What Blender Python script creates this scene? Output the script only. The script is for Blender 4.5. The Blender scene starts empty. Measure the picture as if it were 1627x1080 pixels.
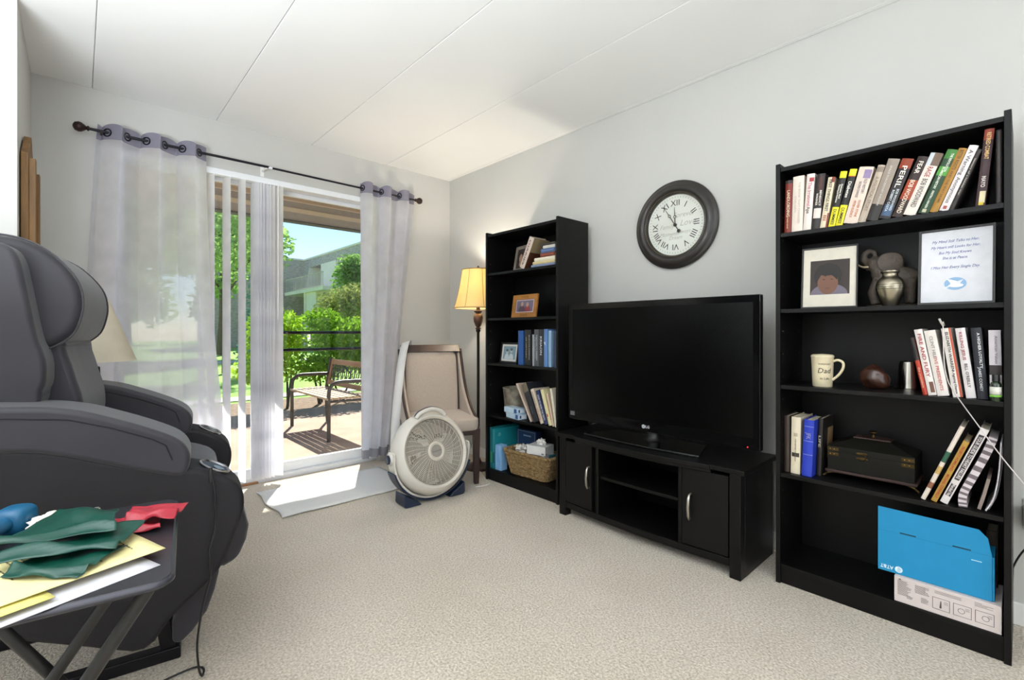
import bpy, bmesh, math, random
from mathutils import Vector, Matrix, Euler
random.seed(7)
R = math.radians
scene = bpy.context.scene
COL = scene.collection

# ------------------------------------------------------------------ camera
cam_d = bpy.data.cameras.new('camera'); cam = bpy.data.objects.new('camera', cam_d); COL.objects.link(cam)
cam_d.sensor_width = 36.0; cam_d.lens = 36.0 * 750.0 / 1627.0
cam_d.shift_y = -14.0 / 1627.0; cam_d.clip_start = 0.02; cam_d.clip_end = 400
cam.location = (0, 0, 1.10)
cam.rotation_euler = (R(90), 0, R(47.397 - 90))
scene.camera = cam

# ------------------------------------------------------------------ exposure, sky, sun, area lights
vs = scene.view_settings
vs.view_transform = 'Standard'; vs.look = 'None'; vs.exposure = 0.6; vs.gamma = 1.0; vs.use_curve_mapping = False
SUN_EL, SUN_AZ = 41.0, 62.0          # degrees above the horizon; heading of the sun measured from +X towards +Y
w = bpy.data.worlds.new('sky'); scene.world = w; w.use_nodes = True
nt = w.node_tree; nt.nodes.clear()
o = nt.nodes.new('ShaderNodeOutputWorld'); bg = nt.nodes.new('ShaderNodeBackground'); sk = nt.nodes.new('ShaderNodeTexSky')
sk.sky_type = 'NISHITA'; sk.sun_disc = False; sk.sun_elevation = R(SUN_EL); sk.sun_rotation = R(90 - SUN_AZ)
sk.air_density = 1.0; sk.dust_density = 0.0; sk.ozone_density = 4.0
nt.links.new(sk.outputs[0], bg.inputs[0]); nt.links.new(bg.outputs[0], o.inputs[0])
bg.inputs[1].default_value = 0.14

def light(name, kind, loc, rot, energy, color=(1, 1, 1), **kw):
    d = bpy.data.lights.new(name, kind); d.energy = energy; d.color = color
    for k, v in kw.items(): setattr(d, k, v)
    ob = bpy.data.objects.new(name, d); COL.objects.link(ob); ob.location = loc; ob.rotation_euler = rot
    return ob
sd = Vector((math.cos(R(SUN_EL)) * math.cos(R(SUN_AZ)), math.cos(R(SUN_EL)) * math.sin(R(SUN_AZ)), math.sin(R(SUN_EL))))
light('sun', 'SUN', (10, 12, 12), sd.to_track_quat('Z', 'Y').to_euler(), 8.0, (1.0, 0.95, 0.87), angle=R(0.6))
# unseen fill lights added beside and behind the camera to brighten the room
light('side_fill_light', 'AREA', (-3.2, 2.25, 1.6), (R(90), 0, R(-90)), 8, (0.87, 0.935, 1.0), shape='RECTANGLE', size=1.1, size_y=1.6)
light('ceiling_fill_uplight', 'AREA', (-1.2, 0.55, 1.15), (R(180), 0, 0), 134, (0.87, 0.935, 1.0), shape='DISK', size=1.5)  # added upward fill, brightens the ceiling; no lamp stands here
light('rear_fill_uplight', 'AREA', (0.2, -1.7, 1.55), (R(180), 0, 0), 14, (0.87, 0.935, 1.0), shape='DISK', size=1.2)  # second added upward fill, behind the camera
light('rear_fill_light', 'AREA', (-0.3, -2.5, 1.45), (R(90), 0, 0), 38, (0.90, 0.95, 1.0), shape='RECTANGLE', size=3.6, size_y=1.8)
pl = light('door_portal', 'AREA', (1.0, 3.93, 1.1), (R(-90), 0, 0), 1, shape='RECTANGLE', size=1.76, size_y=2.16)
pl.data.cycles.is_portal = True
scene.cycles.max_bounces = 10; scene.cycles.diffuse_bounces = 5; scene.cycles.transparent_max_bounces = 24
scene.cycles.caustics_reflective = False; scene.cycles.caustics_refractive = False
scene.cycles.sample_clamp_indirect = 6.0

# ------------------------------------------------------------------ materials
def lin(c):
    if isinstance(c, str): c = tuple(int(c[i:i + 2], 16) / 255 for i in (0, 2, 4))
    return tuple(x / 12.92 if x <= 0.04045 else ((x + 0.055) / 1.055) ** 2.4 for x in c)
MATS = {}
def mat(name, color, rough=0.6, metal=0.0, var=0.06, scale=20.0, bump=0.0, bscale=None, spec=0.5, coat=0.0,
        stretch=None, color2=None, detail=4.0, sheen=0.0, emit=0.0):
    if name in MATS: return MATS[name]
    m = bpy.data.materials.new(name); MATS[name] = m; m.use_nodes = True
    n = m.node_tree.nodes; l = m.node_tree.links; b = n['Principled BSDF']
    b.inputs['Roughness'].default_value = rough; b.inputs['Metallic'].default_value = metal
    b.inputs['Specular IOR Level'].default_value = spec; b.inputs['Coat Weight'].default_value = coat
    b.inputs['Sheen Weight'].default_value = sheen
    c = lin(color); c2 = lin(color2) if color2 else None
    tc = n.new('ShaderNodeTexCoord'); mp = n.new('ShaderNodeMapping'); l.new(tc.outputs['Object'], mp.inputs[0])
    if stretch: mp.inputs['Scale'].default_value = stretch
    nz = n.new('ShaderNodeTexNoise'); nz.inputs['Scale'].default_value = scale; nz.inputs['Detail'].default_value = detail
    l.new(mp.outputs[0], nz.inputs[0])
    rp = n.new('ShaderNodeValToRGB'); l.new(nz.outputs[0], rp.inputs[0])
    rp.color_ramp.elements[0].position = 0.3; rp.color_ramp.elements[1].position = 0.7
    if c2: a0, a1 = c, c2
    else: a0 = tuple(max(0, x * (1 - var)) for x in c); a1 = tuple(min(1, x * (1 + var)) for x in c)
    rp.color_ramp.elements[0].color = (*a0, 1); rp.color_ramp.elements[1].color = (*a1, 1)
    l.new(rp.outputs[0], b.inputs['Base Color'])
    if emit:
        b.inputs['Emission Color'].default_value = (*c, 1); b.inputs['Emission Strength'].default_value = emit
    if bump:
        nb = n.new('ShaderNodeTexNoise'); nb.inputs['Scale'].default_value = bscale or scale * 6; nb.inputs['Detail'].default_value = 3
        l.new(mp.outputs[0], nb.inputs[0])
        bp = n.new('ShaderNodeBump'); bp.inputs['Strength'].default_value = bump; bp.inputs['Distance'].default_value = 0.01
        l.new(nb.outputs[0], bp.inputs['Height']); l.new(bp.outputs[0], b.inputs['Normal'])
    return m
def paint(color, rough=0.55):       # a plain printed or painted colour
    return mat('paint_' + color + '_%d' % int(rough * 100), color, rough, var=0.04, scale=30)
def mat_mix(name, color, transp, transl, rough=0.8, weave=0.0, glossy=0.0):
    """thin cloth, leaf or glass: diffuse + translucent + straight-through transparency"""
    if name in MATS: return MATS[name]
    m = bpy.data.materials.new(name); MATS[name] = m; m.use_nodes = True
    n = m.node_tree.nodes; l = m.node_tree.links; n.clear()
    out = n.new('ShaderNodeOutputMaterial'); c = (*lin(color), 1)
    d = n.new('ShaderNodeBsdfDiffuse'); t = n.new('ShaderNodeBsdfTranslucent'); tr = n.new('ShaderNodeBsdfTransparent')
    tc = n.new('ShaderNodeTexCoord'); nz = n.new('ShaderNodeTexNoise'); nz.inputs['Scale'].default_value = 9; nz.inputs['Detail'].default_value = 5
    l.new(tc.outputs['Object'], nz.inputs[0])
    rp = n.new('ShaderNodeValToRGB'); l.new(nz.outputs[0], rp.inputs[0])
    k = 0.30 if weave < 0 else 0.06
    rp.color_ramp.elements[0].position = 0.3; rp.color_ramp.elements[1].position = 0.7
    rp.color_ramp.elements[0].color = (*[x * (1 - k) for x in c[:3]], 1); rp.color_ramp.elements[1].color = (*[min(1, x * (1 + k)) for x in c[:3]], 1)
    for s in (d, t): l.new(rp.outputs[0], s.inputs[0])
    m1 = n.new('ShaderNodeMixShader'); m1.inputs[0].default_value = transl; l.new(d.outputs[0], m1.inputs[1]); l.new(t.outputs[0], m1.inputs[2])
    m2 = n.new('ShaderNodeMixShader'); l.new(m1.outputs[0], m2.inputs[1]); l.new(tr.outputs[0], m2.inputs[2])
    if weave > 0:
        wv = n.new('ShaderNodeTexNoise'); wv.inputs['Scale'].default_value = weave; l.new(tc.outputs['Object'], wv.inputs[0])
        mr = n.new('ShaderNodeMapRange'); mr.inputs['From Min'].default_value = 0.3; mr.inputs['From Max'].default_value = 0.7
        mr.inputs['To Min'].default_value = transp * 0.75; mr.inputs['To Max'].default_value = min(1, transp * 1.25)
        l.new(wv.outputs[0], mr.inputs[0]); l.new(mr.outputs[0], m2.inputs[0])
    else: m2.inputs[0].default_value = transp
    l.new(m2.outputs[0], out.inputs[0])
    return m
def mat_glass(name, tint=(0.97, 0.99, 0.985), ior=1.45, rough=0.0):
    if name in MATS: return MATS[name]
    m = bpy.data.materials.new(name); MATS[name] = m; m.use_nodes = True
    n = m.node_tree.nodes; l = m.node_tree.links; n.clear()
    out = n.new('ShaderNodeOutputMaterial'); tr = n.new('ShaderNodeBsdfTransparent'); tr.inputs[0].default_value = (*tint, 1)
    g = n.new('ShaderNodeBsdfGlossy'); g.inputs['Roughness'].default_value = rough
    f = n.new('ShaderNodeLayerWeight'); p = n.new('ShaderNodeMath'); p.operation = 'POWER'; p.inputs[1].default_value = 4.0; l.new(f.outputs['Facing'], p.inputs[0])
    q = n.new('ShaderNodeMath'); q.operation = 'MULTIPLY_ADD'; q.inputs[1].default_value = 0.6; q.inputs[2].default_value = (ior - 1) ** 2 / (ior + 1) ** 2; l.new(p.outputs[0], q.inputs[0])
    mx = n.new('ShaderNodeMixShader'); l.new(q.outputs[0], mx.inputs[0]); l.new(tr.outputs[0], mx.inputs[1]); l.new(g.outputs[0], mx.inputs[2])
    l.new(mx.outputs[0], out.inputs[0])
    return m

# ------------------------------------------------------------------ mesh helpers
class MB:
    def __init__(s): s.v = []; s.f = []
    def add(s, vs, fs):
        o = len(s.v); s.v += [tuple(p) for p in vs]; s.f += [tuple(i + o for i in f) for f in fs]; return s
    def box(s, x0, x1, y0, y1, z0, z1, M=None):
        p = [(x0, y0, z0), (x1, y0, z0), (x1, y1, z0), (x0, y1, z0), (x0, y0, z1), (x1, y0, z1), (x1, y1, z1), (x0, y1, z1)]
        if M: p = [M @ Vector(q) for q in p]
        return s.add(p, [(0, 3, 2, 1), (4, 5, 6, 7), (0, 1, 5, 4), (1, 2, 6, 5), (2, 3, 7, 6), (3, 0, 4, 7)])
    def prism(s, poly, a0, a1, axis='y'):
        n = len(poly)
        def P(u, v, a):
            return {'y': (u, a, v), 'x': (a, u, v), 'z': (u, v, a)}[axis]
        vs = [P(u, v, a0) for u, v in poly] + [P(u, v, a1) for u, v in poly]
        return s.add(vs, [tuple(range(n))[::-1], tuple(range(n, 2 * n))] + [(i, (i + 1) % n, n + (i + 1) % n, n + i) for i in range(n)])
    def tube(s, pts, r, n=8, closed=False, cap=True):
        pts = [Vector(p) for p in pts]; m = len(pts); rs = r if isinstance(r, (list, tuple)) else [r] * m
        vs = []; up = None
        for i, p in enumerate(pts):
            if closed: t = pts[(i + 1) % m] - pts[i - 1]
            else: t = pts[min(i + 1, m - 1)] - pts[max(i - 1, 0)]
            t.normalize()
            if up is None: up = Vector((0, 0, 1)) if abs(t.z) < 0.9 else Vector((1, 0, 0))
            a = (up - t * up.dot(t))
            if a.length < 1e-5: a = t.orthogonal()
            a.normalize(); b = t.cross(a); up = a
            vs += [p + (a * math.cos(2 * math.pi * k / n) + b * math.sin(2 * math.pi * k / n)) * rs[i] for k in range(n)]
        fs = []
        for i in range(m if closed else m - 1):
            j = (i + 1) % m
            fs += [(i * n + k, i * n + (k + 1) % n, j * n + (k + 1) % n, j * n + k) for k in range(n)]
        if not closed and cap: fs += [tuple(range(n))[::-1], tuple(range((m - 1) * n, m * n))]
        return s.add(vs, fs)
    def cyl(s, p0, p1, r0, r1=None, n=16): return s.tube([p0, p1], [r0, r0 if r1 is None else r1], n)
    def lathe(s, prof, n=24, c=(0, 0, 0), M=None, closed=False, cap=True):
        vs = []; fs = []; m = len(prof)
        for r, z in prof:
            for k in range(n):
                a = 2 * math.pi * k / n; q = Vector((c[0] + r * math.cos(a), c[1] + r * math.sin(a), c[2] + z)); vs.append(M @ q if M else q)
        for i in range(m - 1 + (1 if closed else 0)):
            j = (i + 1) % m
            fs += [(i * n + k, i * n + (k + 1) % n, j * n + (k + 1) % n, j * n + k) for k in range(n)]
        if not closed and cap:
            if prof[0][0] > 1e-6: fs.append(tuple(range(n))[::-1])
            if prof[-1][0] > 1e-6: fs.append(tuple(range((m - 1) * n, m * n)))
        return s.add(vs, fs)
    def ell(s, c, r, p=1.0, nu=24, nv=14, M=None):
        """super-ellipsoid: p<1 boxier"""
        vs = []; fs = []
        g = lambda x: math.copysign(abs(x) ** p, x)
        for i in range(nv + 1):
            b = -math.pi / 2 + math.pi * i / nv
            for k in range(nu):
                a = 2 * math.pi * k / nu
                q = Vector((c[0] + r[0] * g(math.cos(b)) * g(math.cos(a)), c[1] + r[1] * g(math.cos(b)) * g(math.sin(a)), c[2] + r[2] * g(math.sin(b))))
                vs.append(M @ q if M else q)
        for i in range(nv): fs += [(i * nu + k, i * nu + (k + 1) % nu, (i + 1) * nu + (k + 1) % nu, (i + 1) * nu + k) for k in range(nu)]
        return s.add(vs, fs)
    def grid(s, fn, nu, nv):
        vs = [fn(i / nu, j / nv) for i in range(nu + 1) for j in range(nv + 1)]
        return s.add(vs, [(i * (nv + 1) + j, (i + 1) * (nv + 1) + j, (i + 1) * (nv + 1) + j + 1, i * (nv + 1) + j + 1) for i in range(nu) for j in range(nv)])
    def mesh(s, name, smooth=None, weld=True):
        me = bpy.data.meshes.new(name); me.from_pydata(s.v, [], s.f)
        bm = bmesh.new(); bm.from_mesh(me)
        if weld: bmesh.ops.remove_doubles(bm, verts=bm.verts, dist=1e-5)
        bmesh.ops.recalc_face_normals(bm, faces=bm.faces); bm.to_mesh(me); bm.free()
        if smooth is not None:
            for p in me.polygons: p.use_smooth = True
            if smooth < 180: me.set_sharp_from_angle(angle=R(smooth))
        return me
    def build(s, name, m, parent=None, smooth=None, bevel=0, seg=2, sub=0, solid=0, loc=None, rot=None, weld=True):
        me = s.mesh(name, smooth, weld); me.materials.append(m)
        ob = bpy.data.objects.new(name, me); COL.objects.link(ob)
        if parent: ob.parent = parent
        if loc: ob.location = loc
        if rot: ob.rotation_euler = rot
        if solid:
            md = ob.modifiers.new('solid', 'SOLIDIFY'); md.thickness = solid; md.offset = 0
        if bevel:
            md = ob.modifiers.new('bevel', 'BEVEL'); md.width = bevel; md.segments = seg; md.limit_method = 'ANGLE'; md.angle_limit = R(35)
            if smooth is None:
                for p in me.polygons: p.use_smooth = True
                me.set_sharp_from_angle(angle=R(45)) if seg < 2 else None
            md.harden_normals = True
        if sub:
            md = ob.modifiers.new('sub', 'SUBSURF'); md.levels = sub; md.render_levels = sub
        return ob
def thing(name, label, cat, loc=(0, 0, 0), rz=0, group=None, rot=None):
    ob = bpy.data.objects.new(name, None); COL.objects.link(ob); ob.location = loc
    ob.rotation_euler = rot if rot else (0, 0, R(rz)); ob.empty_display_size = 0.05
    tag(ob, label, cat, group); return ob
def tag(ob, label, cat, group=None):
    ob['label'] = label; ob['category'] = cat
    if group: ob['group'] = group
    return ob
def struct(ob, label=None):
    ob['kind'] = 'structure'
    if label: ob['label'] = label
    return ob
def empty_struct(name, loc=(0, 0, 0), label=None):
    ob = bpy.data.objects.new(name, None); COL.objects.link(ob); ob.location = loc; return struct(ob, label)
def copy_tree(ob, parent=None, loc=None):
    c = ob.copy(); COL.objects.link(c); c.parent = parent
    if loc: c.location = loc
    for ch in list(ob.children): copy_tree(ch, c)
    return c
TXT = {}
def text_mesh(s, size, shear=0.0, align='CENTER', width=None, bold=0.0):
    key = (s, size, shear, align, width, bold)
    if key in TXT: return TXT[key]
    cu = bpy.data.curves.new('writing', 'FONT'); cu.body = s; cu.size = size; cu.shear = shear; cu.align_x = align; cu.align_y = 'CENTER'
    cu.resolution_u = 2; cu.offset = bold; cu.fill_mode = 'FRONT'
    ob = bpy.data.objects.new('writing', cu)
    me = bpy.data.meshes.new_from_object(ob)
    bpy.data.objects.remove(ob); bpy.data.curves.remove(cu)
    if width and len(me.vertices):
        xs = [v.co.x for v in me.vertices]; k = width / max(1e-6, max(xs) - min(xs)); mid = (max(xs) + min(xs)) / 2
        for v in me.vertices: v.co.x = (v.co.x - mid) * k
    TXT[key] = me; return me
def text(s, size, m, parent, loc, X, Y, name='lettering', **kw):
    """flat lettering: X = reading direction, Y = up direction of the letters"""
    me = text_mesh(s, size, **kw).copy(); me.materials.clear(); me.materials.append(m)
    ob = bpy.data.objects.new(name, me); COL.objects.link(ob); ob.parent = parent
    X = Vector(X); Y = Vector(Y); Z = X.cross(Y)
    ob.matrix_local = Matrix(((X.x, Y.x, Z.x, loc[0]), (X.y, Y.y, Z.y, loc[1]), (X.z, Y.z, Z.z, loc[2]), (0, 0, 0, 1)))
    return ob
def interp(pts, n, closed=False):
    """Catmull-Rom through pts"""
    P = [Vector(p) for p in pts]; m = len(P); out = []
    for i in range(m if closed else m - 1):
        if closed: a, b, c, d = P[i - 1], P[i], P[(i + 1) % m], P[(i + 2) % m]
        else: a, b, c, d = P[max(i - 1, 0)], P[i], P[i + 1], P[min(i + 2, m - 1)]
        for k in range(n):
            t = k / n
            out.append(0.5 * ((2 * b) + (c - a) * t + (2 * a - 5 * b + 4 * c - d) * t * t + (3 * b - a - 3 * c + d) * t ** 3))
    if not closed: out.append(P[-1])
    return out

# ------------------------------------------------------------------ shared materials
M_wall = mat('wall_paint', 'c4c3bf', 0.85, var=0.015, scale=3, bump=0.04, bscale=260)
M_ceil = mat('ceiling_paint', 'f0f0ee', 0.9, var=0.01, scale=2, bump=0.02, bscale=200)
M_white = mat('white_trim', 'ecebe8', 0.45, var=0.015, scale=6)
M_vinyl = mat('white_vinyl', 'e9ebee', 0.35, var=0.015, scale=6)
M_black = mat('black_laminate', '0a0909', 0.42, spec=0.24, var=0.25, scale=6, stretch=(1, 1, 14), bump=0.03, bscale=60)
M_blackedge = mat('black_edge_band', '1b1a1a', 0.36, var=0.15, scale=20)
M_steel = mat('brushed_steel', 'b9b4aa', 0.32, metal=1.0, var=0.08, scale=12, stretch=(1, 1, 0.1))
M_rodblue = mat('dark_metal_rod', '23222a', 0.4, metal=0.6, var=0.1, scale=10)
# ================================================================== the room
CEIL = 2.52
M_carpet = mat('carpet', 'd0c5b4', 0.95, scale=2.2, color2='dad0c1', bump=1.0, bscale=110, detail=8, sheen=0.2, spec=0.1)
n = M_carpet.node_tree.nodes; l = M_carpet.node_tree.links      # fine tuft speckle on top of the broad mottling
nz = n.new('ShaderNodeTexNoise'); nz.inputs['Scale'].default_value = 120; nz.inputs['Detail'].default_value = 2
mp = [x for x in n if x.type == 'MAPPING'][0]; l.new(mp.outputs[0], nz.inputs[0])
rp = n.new('ShaderNodeValToRGB'); rp.color_ramp.elements[0].position = 0.35; rp.color_ramp.elements[1].position = 0.62
rp.color_ramp.elements[0].color = (0.58, 0.55, 0.52, 1); rp.color_ramp.elements[1].color = (1, 1, 1, 1); l.new(nz.outputs[0], rp.inputs[0])
mx = n.new('ShaderNodeMix'); mx.data_type = 'RGBA'; mx.blend_type = 'MULTIPLY'; mx.inputs[0].default_value = 0.8
old = n['Principled BSDF'].inputs['Base Color'].links[0].from_socket
l.new(old, mx.inputs[6]); l.new(rp.outputs[0], mx.inputs[7]); l.new(mx.outputs[2], n['Principled BSDF'].inputs['Base Color'])

def wbox(name, m, *b, parent=None, bevel=0, label=None, top=True):
    ob = MB().box(*b).build(name, m, parent, bevel=bevel)
    if not parent: struct(ob, label)
    return ob
wbox('floor', M_carpet, -3.3, 2.6, -2.6, 3.76, -0.08, 0.0, label='beige cut-pile carpet over the whole living room')
wbox('wall_right', M_wall, 2.60, 2.75, -2.6, 3.9, -0.08, CEIL + 0.1, label='plain off-white wall behind the TV and bookcases')
wbox('wall_rear', M_wall, -3.45, 2.6, -2.75, -2.6, -0.08, CEIL + 0.1)
wbox('wall_side', M_wall, -3.45, -3.3, -2.6, 3.05, -0.08, CEIL + 0.1)
# left return: a stub wall that turns towards the window wall
mb = MB(); mb.prism([(-3.3, 2.9), (-0.19, 2.9), (-0.19, 3.70), (-0.34, 3.70), (-0.34, 3.05), (-3.3, 3.05)], -0.08, CEIL + 0.1, 'z')
struct(mb.build('wall_left', M_wall), 'off-white stub wall with an outside corner beside the recliner')
# window wall with the patio door opening
DX0, DX1, DZ = 0.12, 1.88, 2.20
xs = [-0.34, DX0, DX1, 2.6]; zs = [-0.08, DZ, CEIL + 0.1]
bm = bmesh.new(); V = {}
for i, x in enumerate(xs):
    for j, z in enumerate(zs): V[i, j] = bm.verts.new((x, 3.70, z))
for i in range(3):
    for j in range(2):
        if (i, j) != (1, 0): bm.faces.new((V[i, j], V[i + 1, j], V[i + 1, j + 1], V[i, j + 1]))
r = bmesh.ops.extrude_face_region(bm, geom=bm.faces[:])
bmesh.ops.translate(bm, verts=[e for e in r['geom'] if isinstance(e, bmesh.types.BMVert)], vec=(0, 0.2, 0))
bmesh.ops.recalc_face_normals(bm, faces=bm.faces)
me = bpy.data.meshes.new('wall_back'); bm.to_mesh(me); bm.free(); me.materials.append(M_wall)
ob = bpy.data.objects.new('wall_back', me); COL.objects.link(ob); struct(ob, 'off-white window wall around the sliding patio door')
# ceiling: long precast panels with narrow joints
cl = MB().box(-3.3, 2.6, -2.6, 3.70, CEIL + 0.02, CEIL + 0.1).build('ceiling', M_ceil); struct(cl, 'white ceiling of long panels with narrow joints')
e = 0.062 - 0.6255 * 5; k = 0
pm = None
while e < 2.59:
    a, b = max(e, -3.3) + 0.0008, min(e + 0.6255, 2.6) - 0.0008
    if b - a > 0.01: MB().box(a, b, -2.6, 3.70, CEIL, CEIL + 0.02).build('ceiling_panel', M_ceil, cl, bevel=0.004, seg=1)
    e += 0.6255
# baseboards
for nm, b in (('baseboard_right', (2.585, 2.60, -2.6, 3.70, 0, 0.085)), ('baseboard_back', (1.94, 2.585, 3.685, 3.70, 0, 0.085)),
              ('baseboard_left', (-0.19, -0.175, 2.9, 3.70, 0, 0.085))):
    wbox(nm, M_white, *b, bevel=0.004)

# ---------------------------------------------------------------- sliding patio door
M_glass = mat_glass('door_glass')
door = empty_struct('door_1', (0, 0, 0), 'white vinyl sliding patio door with two tall glass panes')
mb = MB(); Y0, Y1 = 3.765, 3.885
mb.box(DX0, DX0 + 0.035, Y0, Y1, 0, DZ); mb.box(DX1 - 0.035, DX1, Y0, Y1, 0, DZ)
mb.build('jamb', M_vinyl, door, bevel=0.003)
MB().box(DX0 + 0.035, DX1 - 0.035, Y0, Y1, DZ - 0.03, DZ).build('door_head', M_vinyl, door, bevel=0.003)
MB().box(DX0 + 0.035, DX1 - 0.035, Y0 + 0.01, Y1 + 0.02, -0.02, 0.03).build('sill_track', M_vinyl, door, bevel=0.003)
MB().box(DX0 + 0.02, 0.96, 3.745, Y0 + 0.01, -0.02, 0.012).build('threshold', mat('oak_threshold', '9a6f47', 0.5, var=0.2, scale=8, stretch=(0.3, 6, 1)), door, bevel=0.002)
def sash(x0, x1, y0, y1):
    z0, z1, s = 0.03, DZ - 0.03, 0.058
    mb = MB()
    mb.prism([(x0, z0), (x1, z0), (x1, z1), (x0, z1)], y0, y1, 'y'); mb = MB()
    o = [(x0, z0), (x1, z0), (x1, z1), (x0, z1)]; i = [(x0 + s, z0 + 0.075), (x1 - s, z0 + 0.075), (x1 - s, z1 - 0.032), (x0 + s, z1 - 0.032)]
    v = [(x, y0, z) for x, z in o] + [(x, y0, z) for x, z in i] + [(x, y1, z) for x, z in o] + [(x, y1, z) for x, z in i]
    f = []
    for k in range(4):
        q = (k + 1) % 4
        f += [(k, q, 4 + q, 4 + k), (8 + k, 12 + k, 12 + q, 8 + q), (k, 8 + k, 8 + q, q), (4 + k, 4 + q, 12 + q, 12 + k)]
    ob = mb.add(v, f).build('sash', M_vinyl, door, bevel=0.004)
    MB().box(i[0][0] - 0.008, i[1][0] + 0.008, (y0 + y1) / 2 - 0.003, (y0 + y1) / 2 + 0.003, i[0][1] - 0.008, i[2][1] + 0.008).build('pane', M_glass, ob)
    return ob
sash(DX0 + 0.035, 1.03, 3.785, 3.815)
s2 = sash(0.97, DX1 - 0.035, 3.825, 3.855)
MB().tube([(1.0, 3.76, 0.95), (1.0, 3.745, 0.96), (1.0, 3.745, 1.16), (1.0, 3.76, 1.17)], 0.009, 8).build('pull_handle', M_vinyl, door, smooth=60)
M_bar = mat('black_bar', '0d1413', 0.35, metal=0.3, var=0.1)
for z in (1.089, 0.953):
    b = MB().cyl((0.97, 3.90, z), (1.86, 3.90, z), 0.0115, n=12).build('guard_bar', M_bar, door, smooth=60)

# ---------------------------------------------------------------- curtain rod, curtains, vertical blind
rodt = thing('curtain_rod', 'dark metal curtain rod with ball finials above the patio door', 'curtain rod', (1.1, 3.60, 2.25))
mb = MB().cyl((-1.05, 0, 0), (-0.11, 0, 0.002), 0.0085, n=12); mb.build('rod', M_rodblue, rodt, smooth=60)
MB().cyl((-0.095, 0, 0), (1.06, 0, -0.008), 0.0075, n=12).build('rod', M_rodblue, rodt, smooth=60)
MB().cyl((-0.115, 0, 0), (-0.09, 0, 0), 0.0088, n=12).build('joint_sleeve', M_vinyl, rodt, smooth=60)
M_bronze = mat('dark_bronze', '33231f', 0.35, metal=0.5, var=0.2, scale=20)
for s, x in ((-1, -1.05), (1, 1.06)):
    z = 0 if s < 0 else -0.008
    Mx = Matrix.Translation((x, 0, z)) @ Matrix.Rotation(R(90) * s, 4, 'Y')
    MB().lathe([(0.008, 0), (0.014, 0.004), (0.014, 0.01), (0.009, 0.014), (0.016, 0.022), (0.026, 0.036), (0.028, 0.048), (0.022, 0.064), (0.008, 0.072), (0, 0.073)], 20, M=Mx).build('finial', M_bronze, rodt, smooth=60)
for x in (-1.0, -0.13, 1.02):
    mb = MB().box(x - 0.012, x + 0.012, 0.094, 0.0985, -0.045, 0.03).box(x - 0.004, x + 0.004, 0.006, 0.094, -0.012, -0.004).box(x - 0.006, x + 0.006, -0.012, 0.008, -0.016, -0.0095)
    mb.build('bracket', M_white if x == -0.13 else M_bronze, rodt, weld=False)

M_sheer = mat_mix('sheer_curtain', 'f0f0f7', 0.14, 0.84, weave=420)
M_header = mat_mix('curtain_header', '8f8c9a', 0.0, 0.22)
M_hem = mat_mix('curtain_hem', '9a98a0', 0.05, 0.3)
M_grom = mat('grommet_metal', '2b2a33', 0.35, metal=0.7)
def curtain(name, label, tl, tr, bl, br, waves, zt, zb, amp, solidside=None, y=3.60, phase=0.0, belly=0.0):
    t = thing(name, label, 'curtain', ((bl + br) / 2, y, 0), group='sheer grey curtain panels')
    ox = (bl + br) / 2
    def fn(u, z):
        q = max(0.0, (zt - z) / (zt - zb))                      # 0 top .. 1 bottom
        l_ = tl + (bl - tl) * (q ** 0.8) ; r_ = tr + (br - tr) * (q ** 1.25) + belly * math.sin(math.pi * q)
        x = l_ + (r_ - l_) * u
        a = amp * (1 - 0.25 * q)
        yy = a * math.sin(2 * math.pi * waves * u + phase) + 0.008 * math.sin(2 * math.pi * waves * 2.3 * u + 1 + 2 * q) * q
        x += 0.012 * math.sin(4 * math.pi * waves * u + phase)
        return (x - ox, yy, z)
    zh = zt - 0.085
    nu = int(waves * 26)
    MB().grid(lambda u, v: fn(u, zh + (zb + 0.07 - zh) * v), nu, 26).build('cloth', M_sheer, t, smooth=180)
    MB().grid(lambda u, v: fn(u, zb + 0.07 * v), nu, 3).build('hem', M_hem, t, smooth=180)
    # header of doubled cloth, holes where the rings sit
    MB().grid(lambda u, v: fn(u, zt + (zh - zt) * v + (0.008 * math.cos(2 * math.pi * waves * u * 2 + phase) if v == 0 else 0)), nu, 4).build('header', M_header, t, smooth=180)
    k = 0
    while True:
        u = (k * math.pi - phase) / (2 * math.pi * waves)
        k += 1
        if u < 0.02: continue
        if u > 0.985: break
        p = Vector(fn(u, 2.25)); p2 = Vector(fn(u + 0.004, 2.25)); d = (p2 - p).normalized()
        nn = d.cross(Vector((0, 0, 1)))
        ring = [p + (d * math.cos(a) + Vector((0, 0, 1)) * math.sin(a)) * 0.021 for a in [2 * math.pi * i / 20 for i in range(20)]]
        MB().tube(ring, 0.0045, 6, closed=True).build('grommet', M_grom, t, smooth=60)
    return t
curtain('sheer_curtain', 'wide grey sheer curtain behind the recliner, drawn over the glass', 0.075, 0.61, -0.02, 0.755, 3.0, 2.295, 0.06, 0.042, phase=0.9, belly=-0.02)
curtain('sheer_curtain', 'narrow gathered grey sheer curtain beside the armless beige chair', 1.665, 2.165, 1.675, 1.91, 3.0, 2.295, 0.075, 0.036, phase=2.2, belly=-0.02)

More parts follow.
